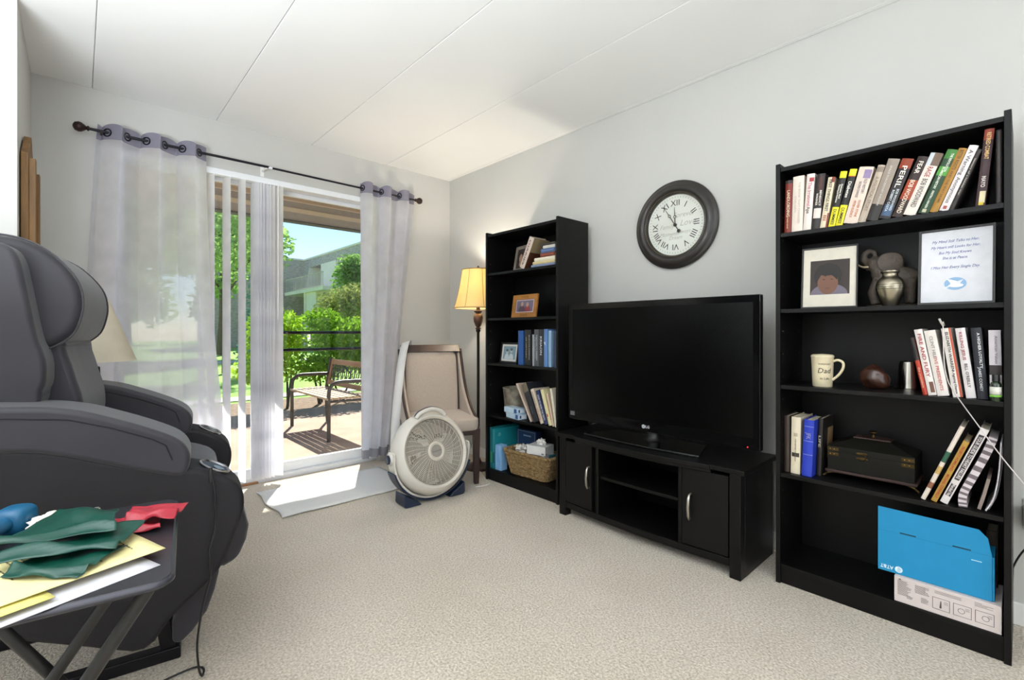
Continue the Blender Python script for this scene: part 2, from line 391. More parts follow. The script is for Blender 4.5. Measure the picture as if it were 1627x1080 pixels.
M_slat = mat_mix('blind_vinyl', 'f7f7fb', 0.0, 0.82)
M_slat.node_tree.nodes
bl = thing('vertical_blind', 'white vertical blind pushed partly open across the patio door', 'blind', (0.9, 3.70, 2.185))
MB().box(-0.80, 1.02, -0.022, 0.022, -0.03, 0.012).build('head_rail', M_vinyl, bl, bevel=0.004)
def slat_mesh():
    mb = MB(); n = 6
    prof = [(-0.044 + 0.088 * i / n, 0.007 * (1 - (2 * i / n - 1) ** 2)) for i in range(n + 1)]
    prof2 = [(x, y - 0.0012) for x, y in prof[::-1]]
    mb.prism(prof + prof2, -2.135, -0.035, 'z'); return mb.mesh('slat', 60)
sm = slat_mesh(); sm.materials.append(M_slat)
def slat(x, ang, y=0.0):
    ob = bpy.data.objects.new('slat', sm); COL.objects.link(ob); ob.parent = bl; ob.location = (x - 0.9, y, 0); ob.rotation_euler = (0, 0, R(ang))
for x, a in ((0.60, 104), (0.655, 110), (0.748, 111), (0.842, 108), (0.922, 112), (0.945, 104), (0.968, 100), (0.99, 104), (1.012, 98), (1.034, 102), (1.078, 122)): slat(x, a)
MB().cyl((0.165, -0.045, -0.03), (0.165, -0.045, -1.0), 0.004, n=8).build('tilt_wand', M_vinyl, bl, smooth=60)

# door mat
mt = thing('door_mat', 'flat off-white woven mat on the carpet before the patio door', 'mat', (1.3, 3.22, 0))
mb = MB(); mb.grid(lambda u, v: (-0.42 + 0.90 * u + (0.012 * math.sin(9 * v)) * (1 - u), -0.275 + 0.56 * v + 0.004 * math.sin(14 * u), 0.010 + 0.004 * math.sin(7 * u + 3 * v) * (1 if u < .2 else .4)), 24, 16)
mb.build('woven_mat', mat('mat_weave', 'e4e4e2', 0.95, var=0.06, scale=60, stretch=(1, 6, 1), bump=0.5, bscale=220), mt, smooth=180, solid=0.01)

# wooden plaque hung on the stub wall
pq = thing('wooden_wall_plaque', 'rustic brown wooden plaque with a pointed top on the stub wall', 'wall decor', (-0.19, 3.16, 1.45))
M_rustic = mat('rustic_wood', '7a5a35', 0.65, var=0.35, scale=7, stretch=(4, 4, 0.5), bump=0.3, bscale=30)
MB().prism([(-0.17, -0.05), (0.17, -0.05), (0.17, 0.42), (0.0, 0.56), (-0.17, 0.44)], 0.004, 0.030, 'x').build('back_board', M_rustic, pq, bevel=0.003)
for a, b in ((-0.17, -0.12), (0.12, 0.17)): MB().box(0.030, 0.052, a, b, -0.05, 0.42).build('frame_strip', M_rustic, pq, bevel=0.003)
MB().box(0.030, 0.044, -0.11, 0.11, 0.0, 0.05).build('frame_strip', M_rustic, pq, bevel=0.003)
# ================================================================== bookcases
SH = [1.527, 1.196, 0.865, 0.482, 0.085]          # shelf tops
def bookcase(label, fx, y0, y1):
    """front plane at x = fx, standing against the TV wall"""
    D = 0.305; W = y1 - y0; t = thing('bookcase', label, 'bookcase', (fx, y0, 0)); T = 0.018
    MB().box(0, D, 0, T, 0, 1.83).build('side_panel', M_black, t, bevel=0.0012)
    MB().box(0, D, W - T, W, 0, 1.83).build('side_panel', M_black, t, bevel=0.0012)
    MB().box(0.006, D - 0.004, T, W - T, 1.796, 1.814).build('top_panel', M_black, t, bevel=0.001)
    for z in SH: MB().box(0.006, D - 0.006, T, W - T, z - 0.017, z).build('shelf', M_black, t, bevel=0.001)
    MB().box(0.012, 0.026, T, W - T, 0.0, 0.068).build('kick_board', M_black, t, bevel=0.001)
    MB().box(D - 0.005, D - 0.001, T, W - T, 0.01, 1.81).build('back_panel', M_black, t)
    mb = MB()
    for yy in (T, W - T):
        s = 1 if yy == T else -1
        for xx in (0.035, 0.255):
            for i in range(14):
                z = 0.30 + i * 0.1
                if min(abs(z - q) for q in SH) > 0.02: mb.box(xx - 0.0025, xx + 0.0025, yy, yy + s * 0.0006, z - 0.0025, z + 0.0025)
    ob = mb.build('peg_holes', mat('peg_hole_metal', '77736c', 0.4, metal=0.5), t); ob['kind'] = 'stuff'
    return t
bcR = bookcase('tall black bookcase with mug, urn and blue box, beyond the TV stand', 2.255, 0.030, 0.742)
bcL = bookcase('tall black bookcase beside the beige chair and floor lamp', 2.235, 2.000, 2.722)

# ================================================================== TV stand
ts = thing('tv_stand', 'black wooden TV stand with bowed front, two doors and open middle', 'tv stand', (2.14, 0.845, 0))
W = 1.06; Dp = 0.40
bow = lambda y: 0.028 * (1 - ((y - W / 2) / (W / 2)) ** 2)       # how far the middle comes forward
def bowstrip(y0, y1, z0, z1, back, off=0.0, n=12):
    f = [(-bow(y0 + (y1 - y0) * i / n) - off, y0 + (y1 - y0) * i / n) for i in range(n + 1)]
    return MB().prism(f + [(back, y1), (back, y0)], z0, z1, 'z')
# top: ends flat, middle steps forward in a bow
n = 16; fr = [(-0.012, -0.02), (-0.012, 0.13)] + [(-0.022 - 0.034 * math.sin(math.pi * i / n), 0.13 + 0.80 * i / n) for i in range(n + 1)] + [(-0.012, 0.93), (-0.012, W + 0.025)]
MB().prism(fr + [(Dp, W + 0.025), (Dp, -0.02)], 0.468, 0.490, 'z').build('top', M_black, ts, bevel=0.003)
fr2 = [(x + 0.012, y) for x, y in fr[2:-2]]
MB().prism(fr2 + [(0.05, 0.93), (0.05, 0.13)], 0.452, 0.468, 'z').build('top_apron', M_black, ts, bevel=0.002)
for y in (0.0, W - 0.05): MB().box(0.0, 0.05, y, y + 0.05, 0, 0.467).build('front_post', M_black, ts, bevel=0.003)
for y in (0.0, W - 0.018): MB().box(0.05, Dp - 0.01, y, y + 0.018, 0.05 if y else 0.0, 0.467).build('side_panel', M_black, ts, bevel=0.0015)
bowstrip(0.05, W - 0.05, 0.05, 0.085, Dp - 0.02, off=-0.006).build('bottom_panel', M_black, ts, bevel=0.002)
MB().box(Dp - 0.02, Dp - 0.012, 0.02, W - 0.02, 0.085, 0.46).build('back_panel', M_black, ts)
for y in (0.278, 0.770): MB().box(0.0 - bow(y) + 0.010, Dp - 0.02, y - 0.009, y + 0.009, 0.085, 0.452).build('divider', M_black, ts, bevel=0.0015)
bowstrip(0.287, 0.761, 0.275, 0.291, Dp - 0.02, off=-0.03).build('shelf', M_black, ts, bevel=0.0015)
for y0, y1, hy in ((0.055, 0.266, 0.222), (0.806, 1.008, 0.822)):
    d = bowstrip(y0, y1, 0.09, 0.450, 0.03, off=-0.006).build('door', M_black, ts, bevel=0.002)
    hx = -bow(hy)
    MB().tube([(hx + 0.010, hy, 0.215), (hx - 0.012, hy, 0.218), (hx - 0.020, hy, 0.235), (hx - 0.024, hy, 0.275), (hx - 0.020, hy, 0.315), (hx - 0.012, hy, 0.332), (hx + 0.010, hy, 0.335)], [0.005, 0.006, 0.0075, 0.0075, 0.0075, 0.006, 0.005], 8).build('handle', M_steel, d, smooth=60)
bowstrip(0.774, 0.806, 0.085, 0.45, 0.2, off=-0.03).build('filler_strip', M_black, ts)

# ================================================================== television
tv = thing('television', 'large flat-screen TV with glossy black bezel on the black stand', 'television', (2.30, 0.820, 0.49))
M_gloss = mat('piano_black', '0a0a0b', 0.12, var=0.05, coat=0.3)
M_screen = mat('tv_screen', '020202', 0.25, var=0.02, spec=0.18)
TW, z0, z1 = 1.150, 0.058, 0.780
o_ = [(0, z0), (TW, z0), (TW, z1), (0, z1)]; i_ = [(0.034, z0 + 0.055), (TW - 0.034, z0 + 0.055), (TW - 0.034, z1 - 0.034), (0.034, z1 - 0.034)]
v = [(-0.004, y, z) for y, z in o_] + [(0.002, y, z) for y, z in i_] + [(0.03, y, z) for y, z in o_]
f = []
for k in range(4):
    q = (k + 1) % 4; f += [(k, q, 4 + q, 4 + k), (k, 8 + k, 8 + q, q)]
MB().add(v, f).build('bezel', M_gloss, tv, bevel=0.003)
MB().box(0.002, 0.006, 0.033, TW - 0.033, z0 + 0.054, z1 - 0.033).build('screen', M_screen, tv)
MB().box(0.03, 0.062, 0.03, TW - 0.03, z0 + 0.02, z1 - 0.03).box(0.062, 0.085, 0.25, 0.9, z0 + 0.03, 0.5).build('back_shell', mat('tv_back', '101011', 0.5), tv, bevel=0.006)
MB().lathe([(0.055, 0.0135), (0.042, 0.02), (0.034, 0.03), (0.034, 0.0575)], 20, c=(0.034, TW / 2 - 0.01, 0)).build('neck', mat('matte_black', '0b0b0c', 0.5), tv, smooth=50)
# arched glass foot
pts = [(-0.115, 0.235)] + [(-0.115 - 0.028 * math.sin(math.pi * i / 12), 0.235 + 0.70 * i / 12) for i in range(1, 12)] + [(-0.115, 0.935), (0.12, 0.86), (0.12, 0.31)]
MB().prism(pts, 0.0005, 0.014, 'z').build('foot', M_gloss, tv, bevel=0.004)
M_logo = paint('b9babd', 0.4)
MB().prism([(0.605 + 0.0105 * math.cos(2 * math.pi * k / 20), 0.085 + 0.0105 * math.sin(2 * math.pi * k / 20)) for k in range(20)], -0.006, -0.0035, 'x').build('logo_disc', M_logo, tv)
text('LG', 0.021, M_logo, tv, (-0.0055, 0.580, 0.085), (0, -1, 0), (0, 0, 1), bold=0.0006)
text('L', 0.013, M_gloss, tv, (-0.0066, 0.606, 0.085), (0, -1, 0), (0, 0, 1))
MB().ell((-0.005, 0.055, 0.070), (0.002, 0.0028, 0.0028), nu=10, nv=6).build('standby_light', mat('standby_red', 'e0202c', 0.4, emit=3.0), tv, smooth=180)
sil = mat('energy_sticker', '5f6063', 0.5)
MB().box(-0.0052, -0.0035, TW - 0.055, TW - 0.02, 0.082, 0.108).build('sticker', sil, tv)

# ================================================================== wall clock
ck = thing('wall_clock', 'round dark-framed wall clock with Roman numerals above the TV', 'clock', (2.60, 1.395, 1.725), rot=(0, 0, 0))
RC = 0.258
Mx = Matrix.Rotation(R(-90), 4, 'Y')          # lathe axis -> -X
M_ckf = mat('dark_clock_frame', '2b2724', 0.38, var=0.3, scale=14, coat=0.2)
prof = [(0.255, 0.0), (RC, 0.008), (RC, 0.018), (0.250, 0.026), (0.243, 0.027), (0.237, 0.033), (0.222, 0.043), (0.207, 0.045), (0.198, 0.040), (0.194, 0.033), (0.190, 0.034), (0.184, 0.030), (0.178, 0.016), (0.178, 0.0)]
MB().lathe(prof, 64, M=Mx, closed=True).build('frame', M_ckf, ck, smooth=40)
MB().lathe([(0.180, 0.010), (0, 0.010)], 48, M=Mx, cap=False).build('dial', mat('clock_dial', 'dddbd2', 0.6, color2='e6e5de', scale=5), ck)
mb = MB()
for k in range(110):
    a = 2 * math.pi * k / 110; mb.ell((-0.032, 0.1865 * math.cos(a), 0.1865 * math.sin(a)), (0.003, 0.0036, 0.0036), nu=6, nv=4)
mb.build('beading', mat('brass_beading', '6d6047', 0.4, metal=0.6), ck, smooth=180)['kind'] = 'stuff'
M_ink = mat('clock_ink', '2c2320', 0.6)
for k, s in enumerate(['XII', 'I', 'II', 'III', 'IIII', 'V', 'VI', 'VII', 'VIII', 'IX', 'X', 'XI']):
    a = R(90 - 30 * k); c, s_ = math.cos(a), math.sin(a)
    # viewer's right is -Y; numerals stand radially
    X = (0, -s_, -c); Y = (0, -c, s_)
    me = text('' + s, 0.050, M_ink, ck, (-0.0112, -0.128 * c, 0.128 * s_), X, Y, name='numeral')
mb = MB()
for k in range(60):
    a = 2 * math.pi * k / 60; c, s_ = math.cos(a), math.sin(a); t = 0.0007
    r0, r1 = (0.158, 0.168)
    mb.add([(-0.0112, r0 * c - t * s_, r0 * s_ + t * c), (-0.0112, r0 * c + t * s_, r0 * s_ - t * c), (-0.0112, r1 * c + t * s_, r1 * s_ - t * c), (-0.0112, r1 * c - t * s_, r1 * s_ + t * c)], [(0, 1, 2, 3)])
mb.build('minute_marks', M_ink, ck)['kind'] = 'stuff'
M_pale = mat('faint_script', 'b9b5ac', 0.7)
for s, sz, y, z in (('Forever', 0.042, -0.05, 0.055), ('Love', 0.05, -0.075, 0.005), ('Family', 0.036, 0.055, -0.005), ('Moments', 0.032, 0.04, -0.05), ('Always', 0.03, -0.05, -0.045), ('Dream', 0.03, 0.0, -0.075)):
    text(s, sz, M_pale, ck, (-0.0109, y, z), (0, -1, 0), (0, 0, 1), name='script_print', shear=0.35)
def hand(name, ang, L, tail, w, x):
    a = R(ang); d = Vector((0, -math.sin(a), math.cos(a))); p = Vector((0, math.cos(a), math.sin(a)))
    def P(r, s): q = d * r + p * s; return (x, q.y, q.z)
    mb = MB(); h = mb
    def strip(r0, w0, r1, w1): 
        A = [P(r0, -w0), P(r0, w0), P(r1, w1), P(r1, -w1)]; B = [(q[0] - 0.0012, q[1], q[2]) for q in A]
        h.add(A + B, [(0, 1, 2, 3), (7, 6, 5, 4), (0, 4, 5, 1), (1, 5, 6, 2), (2, 6, 7, 3), (3, 7, 4, 0)])
    strip(-tail, w, L * 0.40, w * 0.8); strip(L * 0.52, w * 0.7, L, 0.0006)
    ring = [P(L * 0.46 + 0.0075 * math.cos(2 * math.pi * k / 16), 0.0075 * math.sin(2 * math.pi * k / 16)) for k in range(16)]
    h.tube(ring, 0.0016, 6, closed=True)
    if tail > 0.02: h.lathe([(0.0105, -0.001), (0.0105, 0.001)], 16, M=Matrix.Translation(P(-tail, 0)) @ Mx)
    mb.build(name, M_ink, ck, weld=False)
hand('minute_hand', -32, 0.145, 0.045, 0.0024, -0.016); hand('hour_hand', -2, 0.105, 0.0, 0.003, -0.014)
MB().lathe([(0.0095, 0.010), (0.0095, 0.019), (0, 0.021)], 16, M=Mx).build('hub', M_ink, ck, smooth=40)
MB().lathe([(0.182, 0.026), (0.15, 0.0275), (0.0, 0.0285)], 48, M=Mx, cap=False).build('glass', mat_glass('clock_glass', ior=1.35), ck, smooth=60)

# ================================================================== beige dining chair
CH = thing('dining_chair', 'beige upholstered chair with dark wood frame beside the bookcase', 'chair', (1.994, 2.988, 0), -21)
M_dwood = mat('espresso_wood', '33211d', 0.4, var=0.25, scale=6, stretch=(3, 3, 0.6))
M_beige = mat('beige_linen', 'b3a598', 0.9, var=0.08, scale=160, bump=0.35, bscale=420, sheen=0.2)
# local: front is -Y
for sx in (-1, 1):
    mb = MB(); x = 0.225 * sx      # tapered front leg
    a = 0.024; b = 0.017
    mb.add([(x - b, -0.235 - b, 0), (x + b, -0.235 - b, 0), (x + b, -0.235 + b, 0), (x - b, -0.235 + b, 0), (x - a, -0.235 - a, 0.40), (x + a, -0.235 - a, 0.40), (x + a, -0.235 + a, 0.40), (x - a, -0.235 + a, 0.40)],
           [(0, 3, 2, 1), (4, 5, 6, 7), (0, 1, 5, 4), (1, 2, 6, 5), (2, 3, 7, 6), (3, 0, 4, 7)])
    mb.build('leg', M_dwood, CH, bevel=0.003)
    pr = [(0.26, 0), (0.295, 0), (0.245, 0.40), (0.255, 0.60), (0.315, 0.985), (0.285, 0.985), (0.215, 0.62), (0.20, 0.40)]
    xi = 0.205 * sx
    MB().prism(pr, xi - 0.018, xi + 0.018, 'x').build('back_post', M_dwood, CH, bevel=0.003)
    # swooping side wing: cloth panel edged with wood from the top rail to the seat front
    cur = interp([(0, 0.285, 0.95), (0, 0.225, 0.82), (0, 0.13, 0.66), (0, -0.03, 0.52), (0, -0.20, 0.445)], 5)
    wing = [(p.y, p.z) for p in cur] + [(-0.20, 0.40), (0.23, 0.40), (0.25, 0.62)]
    xo = 0.232 * sx
    MB().prism(wing, xo - 0.012, xo + 0.012, 'x').build('side_wing', M_beige, CH, bevel=0.005)
    MB().tube([(xo + 0.016 * sx, p.y - 0.004, p.z + 0.004) for p in cur], 0.011, 8).build('wing_trim', M_dwood, CH, smooth=60)
MB().box(-0.245, 0.245, -0.255, 0.25, 0.355, 0.412).build('seat_rail', M_dwood, CH, bevel=0.003)
mb = MB(); mb.ell((0, -0.02, 0.43), (0.252, 0.262, 0.048), p=0.28, nu=40, nv=14); mb.build('seat', M_beige, CH, smooth=180)
MB().prism([(0.235, 0.935), (0.30, 0.925), (0.325, 0.99), (0.285, 0.99)], -0.235, 0.235, 'x').build('top_rail', M_dwood, CH, bevel=0.004)
Mb_ = Matrix.Translation((0, 0.235, 0.68)) @ Matrix.Rotation(R(-9.5), 4, 'X')
MB().ell((0, 0, 0), (0.205, 0.030, 0.262), p=0.22, nu=36, nv=18, M=Mb_).build('backrest', M_beige, CH, smooth=180)
# pale strip draped over the chair's top corner
st = thing('fabric_strip', 'long pale grey strip draped over the corner of the beige chair', 'fabric', (1.994, 2.988, 0), -21)
path = interp([(-0.16, 0.365, 0.60), (-0.165, 0.352, 0.90), (-0.175, 0.325, 1.005), (-0.205, 0.26, 0.996), (-0.245, 0.18, 0.86), (-0.282, 0.09, 0.66), (-0.315, 0.0, 0.42), (-0.325, -0.03, 0.22)], 6)
mb = MB(); vv = []
for i, p in enumerate(path):
    q = i / (len(path) - 1); wv = Vector((0.030, -0.008, 0.010))
    vv += [p - wv, p, p + wv]
mb.add(vv, [(3 * i + j, 3 * i + j + 1, 3 * i + 4 + j, 3 * i + 3 + j) for i in range(len(path) - 1) for j in (0, 1)])
mb.build('cloth_strip', mat('pale_strip', 'cfcdcc', 0.8, var=0.03), st, smooth=180, solid=0.003)

# ================================================================== floor lamp
fl = thing('floor_lamp', 'bronze floor lamp with glowing cream bell shade beside the bookcase', 'lamp', (2.375, 2.985, 0))
M_lampb = mat('antique_bronze', '4a332a', 0.38, metal=0.35, var=0.35, scale=18, coat=0.2)
MB().lathe([(0.115, 0), (0.12, 0.008), (0.112, 0.02), (0.07, 0.03), (0.03, 0.045), (0.02, 0.07), (0.012, 0.085)], 32).build('base', M_lampb, fl, smooth=40)
MB().lathe([(0.0115, 0.08), (0.0115, 1.09), (0.019, 1.10), (0.019, 1.112), (0.0115, 1.118)], 16).build('pole', mat('dark_pole', '2a2422', 0.4, metal=0.4), fl, smooth=40)
MB().lathe([(0.012, 1.11), (0.026, 1.122), (0.014, 1.132), (0.022, 1.142), (0.036, 1.175), (0.040, 1.205), (0.034, 1.232), (0.020, 1.245), (0.034, 1.256), (0.036, 1.262), (0.018, 1.268), (0.014, 1.285), (0.018, 1.30), (0.012, 1.31), (0.010, 1.36)], 24).build('urn_turning', M_lampb, fl, smooth=40)
M_shade = mat_mix('lamp_shade_cloth', 'eddcae', 0.0, 0.55)
prof = [(0.196, 1.285), (0.183, 1.32), (0.168, 1.38), (0.152, 1.45), (0.138, 1.53), (0.128, 1.592)]
def bell(a, sc=1.0): return [(r * sc, z) for r, z in prof]
MB().lathe(prof + [(r - 0.0015, z) for r, z in prof[::-1]], 48, closed=True).build('lamp_shade', M_shade, fl, smooth=60)
sh = fl.children[-1]
M_sht = mat('shade_trim', 'a98f62', 0.7)
for k in range(8):
    a = R(45 * k + 20); MB().tube([(r * 1.004 * math.cos(a), r * 1.004 * math.sin(a), z) for r, z in prof], 0.002, 6).build('seam_trim', M_sht, sh, smooth=60)
for r, z in (prof[0], prof[-1]): MB().tube([(r * math.cos(2 * math.pi * i / 40), r * math.sin(2 * math.pi * i / 40), z) for i in range(40)], 0.004, 6, closed=True).build('edge_trim', M_sht, sh, smooth=60)
mb = MB().cyl((0, 0, 1.36), (0, 0, 1.60), 0.004, n=8)
for k in range(3): a = R(120 * k + 15); mb.cyl((0, 0, 1.585), (0.126 * math.cos(a), 0.126 * math.sin(a), 1.585), 0.002, n=6)
mb.build('harp', M_lampb, fl, weld=False)
MB().lathe([(0.004, 1.59), (0.012, 1.602), (0.012, 1.612), (0.004, 1.626), (0, 1.628)], 14).build('finial', M_lampb, fl, smooth=50)
MB().ell((0, 0, 1.43), (0.030, 0.030, 0.045), nu=16, nv=10).build('bulb', mat('warm_bulb', 'ffe2ae', 0.4, emit=6.0), fl, smooth=180)
lp = light('floor_lamp_light', 'POINT', (2.375, 2.985, 1.50), (0, 0, 0), 15, (1.0, 0.90, 0.74), shadow_soft_size=0.03)

# ================================================================== table lamp behind the recliner
et = thing('end_table', 'dark wooden end table behind the recliner', 'table', (0.0, 3.02, 0))
MB().box(-0.14, 0.22, -0.18, 0.22, 0.545, 0.57).build('table_top', M_dwood, et, bevel=0.004)
for x in (-0.12, 0.20):
    for y in (-0.16, 0.20): MB().box(x - 0.017, x + 0.017, y - 0.017, y + 0.017, 0, 0.545).build('leg', M_dwood, et, bevel=0.003)
tl = thing('table_lamp', 'table lamp with plain cream cone shade and square black base', 'lamp', (0.040, 3.02, 0.57))
mb = MB(); mb.box(-0.055, 0.055, -0.055, 0.055, 0, 0.02).build('base', M_black, tl, bevel=0.003)
MB().add([(-.05, -.05, .02), (.05, -.05, .02), (.05, .05, .02), (-.05, .05, .02), (-.038, -.038, .36), (.038, -.038, .36), (.038, .038, .36), (-.038, .038, .36)],
         [(0, 3, 2, 1), (4, 5, 6, 7), (0, 1, 5, 4), (1, 2, 6, 5), (2, 3, 7, 6), (3, 0, 4, 7)]).build('column', M_black, tl, bevel=0.003)
MB().cyl((0, 0, 0.36), (0, 0, 0.69), 0.011, n=12).build('stem', M_black, tl, smooth=60)
prof = [(0.178, 0.387), (0.07, 0.685)]
MB().lathe(prof + [(0.0685, 0.685), (0.1765, 0.387)], 48, closed=True).build('lamp_shade', mat_mix('plain_shade', 'd9d1bd', 0.0, 0.25), tl, smooth=60)
mb = MB()
for k in range(3): a = R(120 * k); mb.cyl((0, 0, 0.66), (0.078 * math.cos(a), 0.078 * math.sin(a), 0.66), 0.002, n=6)
mb.build('spider', M_steel, tl, weld=False)

# ================================================================== drum fan on the floor
FN = thing('floor_fan', 'round off-white floor fan with navy cradle on the carpet', 'fan', (1.712, 2.655, 0), -3)
M_fanw = mat('fan_plastic', 'd6d1c8', 0.42, var=0.03, scale=5)
M_navy = mat('navy_plastic', '1d2a40', 0.4, var=0.1)
M_fang = mat('fan_grille', 'cfc7ba', 0.4, var=0.03)
FR = 0.267; CZ = 0.302
Fx = Matrix.Translation((0, 0, CZ)) @ Matrix.Rotation(R(-17), 4, 'X') @ Matrix.Rotation(R(90), 4, 'X')     # lathe axis -> -Y (front), face tilted up
prof = [(0.19, -0.085), (0.235, -0.075), (0.260, -0.05), (FR, 0.0), (0.262, 0.035), (0.244, 0.066), (0.226, 0.080), (0.214, 0.074), (0.208, 0.05), (0.208, -0.06), (0.19, -0.07)]
MB().lathe(prof, 64, M=Fx, closed=True).build('drum', M_fanw, FN, smooth=40)
MB().lathe([(0.209, 0.056), (0.214, 0.074), (0.224, 0.078), (0.232, 0.070)], 64, M=Fx, cap=False).build('face_ring', M_fang, FN, smooth=60, solid=0.003)
gr = MB()
for i in range(17):
    r = 0.062 + 0.0088 * i
    z = 0.082 - 0.020 * ((r - 0.06) / 0.15) ** 2
    gr.tube([Fx @ Vector((r * math.cos(2 * math.pi * k / 48), r * math.sin(2 * math.pi * k / 48), z)) for k in range(48)], 0.0018, 5, closed=True)
g = gr.build('grille_rings', M_fang, FN, smooth=60, weld=False); g['kind'] = 'stuff'
for k in range(36):
    a = 2 * math.pi * k / 36; pts = []
    for i in range(6):
        r = 0.055 + 0.155 * i / 5; aa = a + 0.25 * (i / 5); z = 0.080 - 0.020 * ((r - 0.055) / 0.155) ** 2
        pts.append(Fx @ Vector((r * math.cos(aa), r * math.sin(aa), z)))
    MB().tube(pts, 0.0018, 5).build('grille_spoke', M_fang, FN, smooth=60)
MB().lathe([(0.060, 0.072), (0.060, 0.083), (0.052, 0.088), (0.042, 0.086), (0.040, 0.080), (0, 0.080)], 40, M=Fx).build('hub_cap', M_fang, FN, smooth=40)
MB().lathe([(0.039, 0.0805), (0.036, 0.0835), (0, 0.0845)], 32, M=Fx).build('badge', mat('fan_badge', 'aba59c', 0.35, metal=0.4), FN, smooth=40)
mb = MB()
tx = text('Windmachine', 0.0115, mat('badge_ink', '4b453f', 0.5), FN, (0, 0, 0), (1, 0, 0), (0, 0, 1), name='badge_lettering')
q = Fx @ Matrix.Translation((0, 0, 0.0856)) @ Matrix.Rotation(R(8), 4, 'Z'); tx.matrix_local = q
MB().lathe([(0.2075, 0.045), (0.2075, -0.058), (0.206, -0.058), (0.206, 0.045)], 48, M=Fx, closed=True).build('drum_dark_sleeve', mat('fan_gap_dark', '5f5850', 0.6), FN, smooth=40)  # dark sleeve added inside the drum so the grille gaps look shaded
M_blade = mat('fan_blade', '8b857c', 0.4, var=0.05)
for k in range(5):
    def bl_(u, v, k=k):
        r = 0.04 + 0.155 * u; a = 2 * math.pi * k / 5 + (v - 0.5) * (0.95 - 0.25 * u) + 0.3 * u
        return Fx @ Vector((r * math.cos(a), r * math.sin(a), -0.01 + 0.05 * (v - 0.5)))
    MB().grid(bl_, 6, 6).build('blade', M_blade, FN, smooth=180, solid=0.002)
MB().lathe([(0.045, -0.06), (0.05, 0.02), (0.03, 0.03), (0, 0.032)], 24, M=Fx).build('motor', M_blade, FN, smooth=40)
mb = MB()
for k in range(12):
    a = 2 * math.pi * k / 12; mb.tube([Fx @ Vector((r * math.cos(a), r * math.sin(a), -0.074)) for r in (0.03, 0.205)], 0.002, 5)
for i in range(9):
    r = 0.05 + i * 0.018; mb.tube([Fx @ Vector((r * math.cos(2 * math.pi * j / 40), r * math.sin(2 * math.pi * j / 40), -0.074)) for j in range(40)], 0.0014, 5, closed=True)
mb.build('rear_grille', M_fang, FN, smooth=60, weld=False)['kind'] = 'stuff'
# cradle: half ring below with two feet, pivots and grip
def arc(a0, a1, ri, ro, y0, y1, n=30):
    p = [(ro * math.cos(R(a0 + (a1 - a0) * i / n)), CZ + ro * math.sin(R(a0 + (a1 - a0) * i / n))) for i in range(n + 1)]
    p2 = [(ri * math.cos(R(a0 + (a1 - a0) * i / n)), CZ + ri * math.sin(R(a0 + (a1 - a0) * i / n))) for i in range(n + 1)]
    mb = MB(); N = n + 1
    v = [(x, y0, z) for x, z in p] + [(x, y0, z) for x, z in p2] + [(x, y1, z) for x, z in p] + [(x, y1, z) for x, z in p2]; f = []
    for i in range(n): f += [(i, i + 1, N + i + 1, N + i), (2 * N + i, 3 * N + i, 3 * N + i + 1, 2 * N + i + 1), (i, 2 * N + i, 2 * N + i + 1, i + 1), (N + i, N + i + 1, 3 * N + i + 1, 3 * N + i)]
    f += [(0, N, 3 * N, 2 * N), (N - 1, 3 * N - 1, 4 * N - 1, 2 * N - 1)]
    return mb.add(v, f)
arc(172, 368, 0.270, 0.284, -0.045, 0.04).build('cradle', M_fanw, FN, bevel=0.004)
arc(197, 343, 0.2845, 0.296, -0.055, 0.05).build('cradle_band', M_navy, FN, bevel=0.004)
for s in (-1, 1):
    MB().prism([(s * 0.10, 0.0), (s * 0.215, 0.0), (s * 0.225, 0.018), (s * 0.222, 0.085), (s * 0.19, 0.062), (s * 0.13, 0.030)], -0.075, 0.06, 'y').build('foot', M_navy, FN, bevel=0.008)
    Px = Matrix.Translation((s * 0.276, 0, CZ)) @ Matrix.Rotation(R(90) * s, 4, 'Y')
    MB().lathe([(0.04, -0.012), (0.04, 0.012), (0.034, 0.02), (0, 0.022)], 24, M=Px).build('pivot_cover', M_fanw, FN, smooth=40)
    MB().lathe([(0.028, 0.018), (0.028, 0.030), (0.024, 0.034), (0, 0.034)], 24, M=Px).build('pivot_knob', M_navy, FN, smooth=40)
hp = interp([(-0.105, 0.0, CZ + 0.235), (-0.075, 0, CZ + 0.264), (0, 0, CZ + 0.283), (0.075, 0, CZ + 0.264), (0.105, 0.0, CZ + 0.235)], 6)
MB().tube(hp, 0.0145, 10).build('carry_handle', M_fanw, FN, smooth=60)
MB().tube([(p.x, 0.008, p.z + 0.006) for p in hp], 0.0125, 10).build('grip', M_navy, FN, smooth=60)
# ================================================================== lift recliner, tipped forward
RC_ = thing('recliner', 'dark grey upholstered lift recliner, tipped forward, with cup holders', 'recliner', (0.25, 1.70, 0), -9)
M_up = mat('recliner_cloth', '2b292f', 0.55, var=0.12, scale=5, bump=0.18, bscale=9, spec=0.35, sheen=0.15, detail=6)
M_updark = mat('recliner_side_cloth', '1a181c', 0.62, var=0.12, scale=5, bump=0.12, bscale=200, spec=0.3)
M_chrome = mat('satin_chrome', 'a5a5ab', 0.25, metal=1.0)
body = [(-0.03, 0.690), (0.006, 0.684), (0.056, 0.664), (0.112, 0.626), (0.138, 0.585), (0.140, 0.53), (0.124, 0.48), (0.071, 0.352), (-0.044, 0.250), (-0.112, 0.176), (-0.233, 0.226), (-0.62, 0.42), (-0.88, 0.55), (-0.90, 0.80), (-0.86, 0.86), (-0.405, 0.80), (-0.30, 0.778), (-0.184, 0.733)]
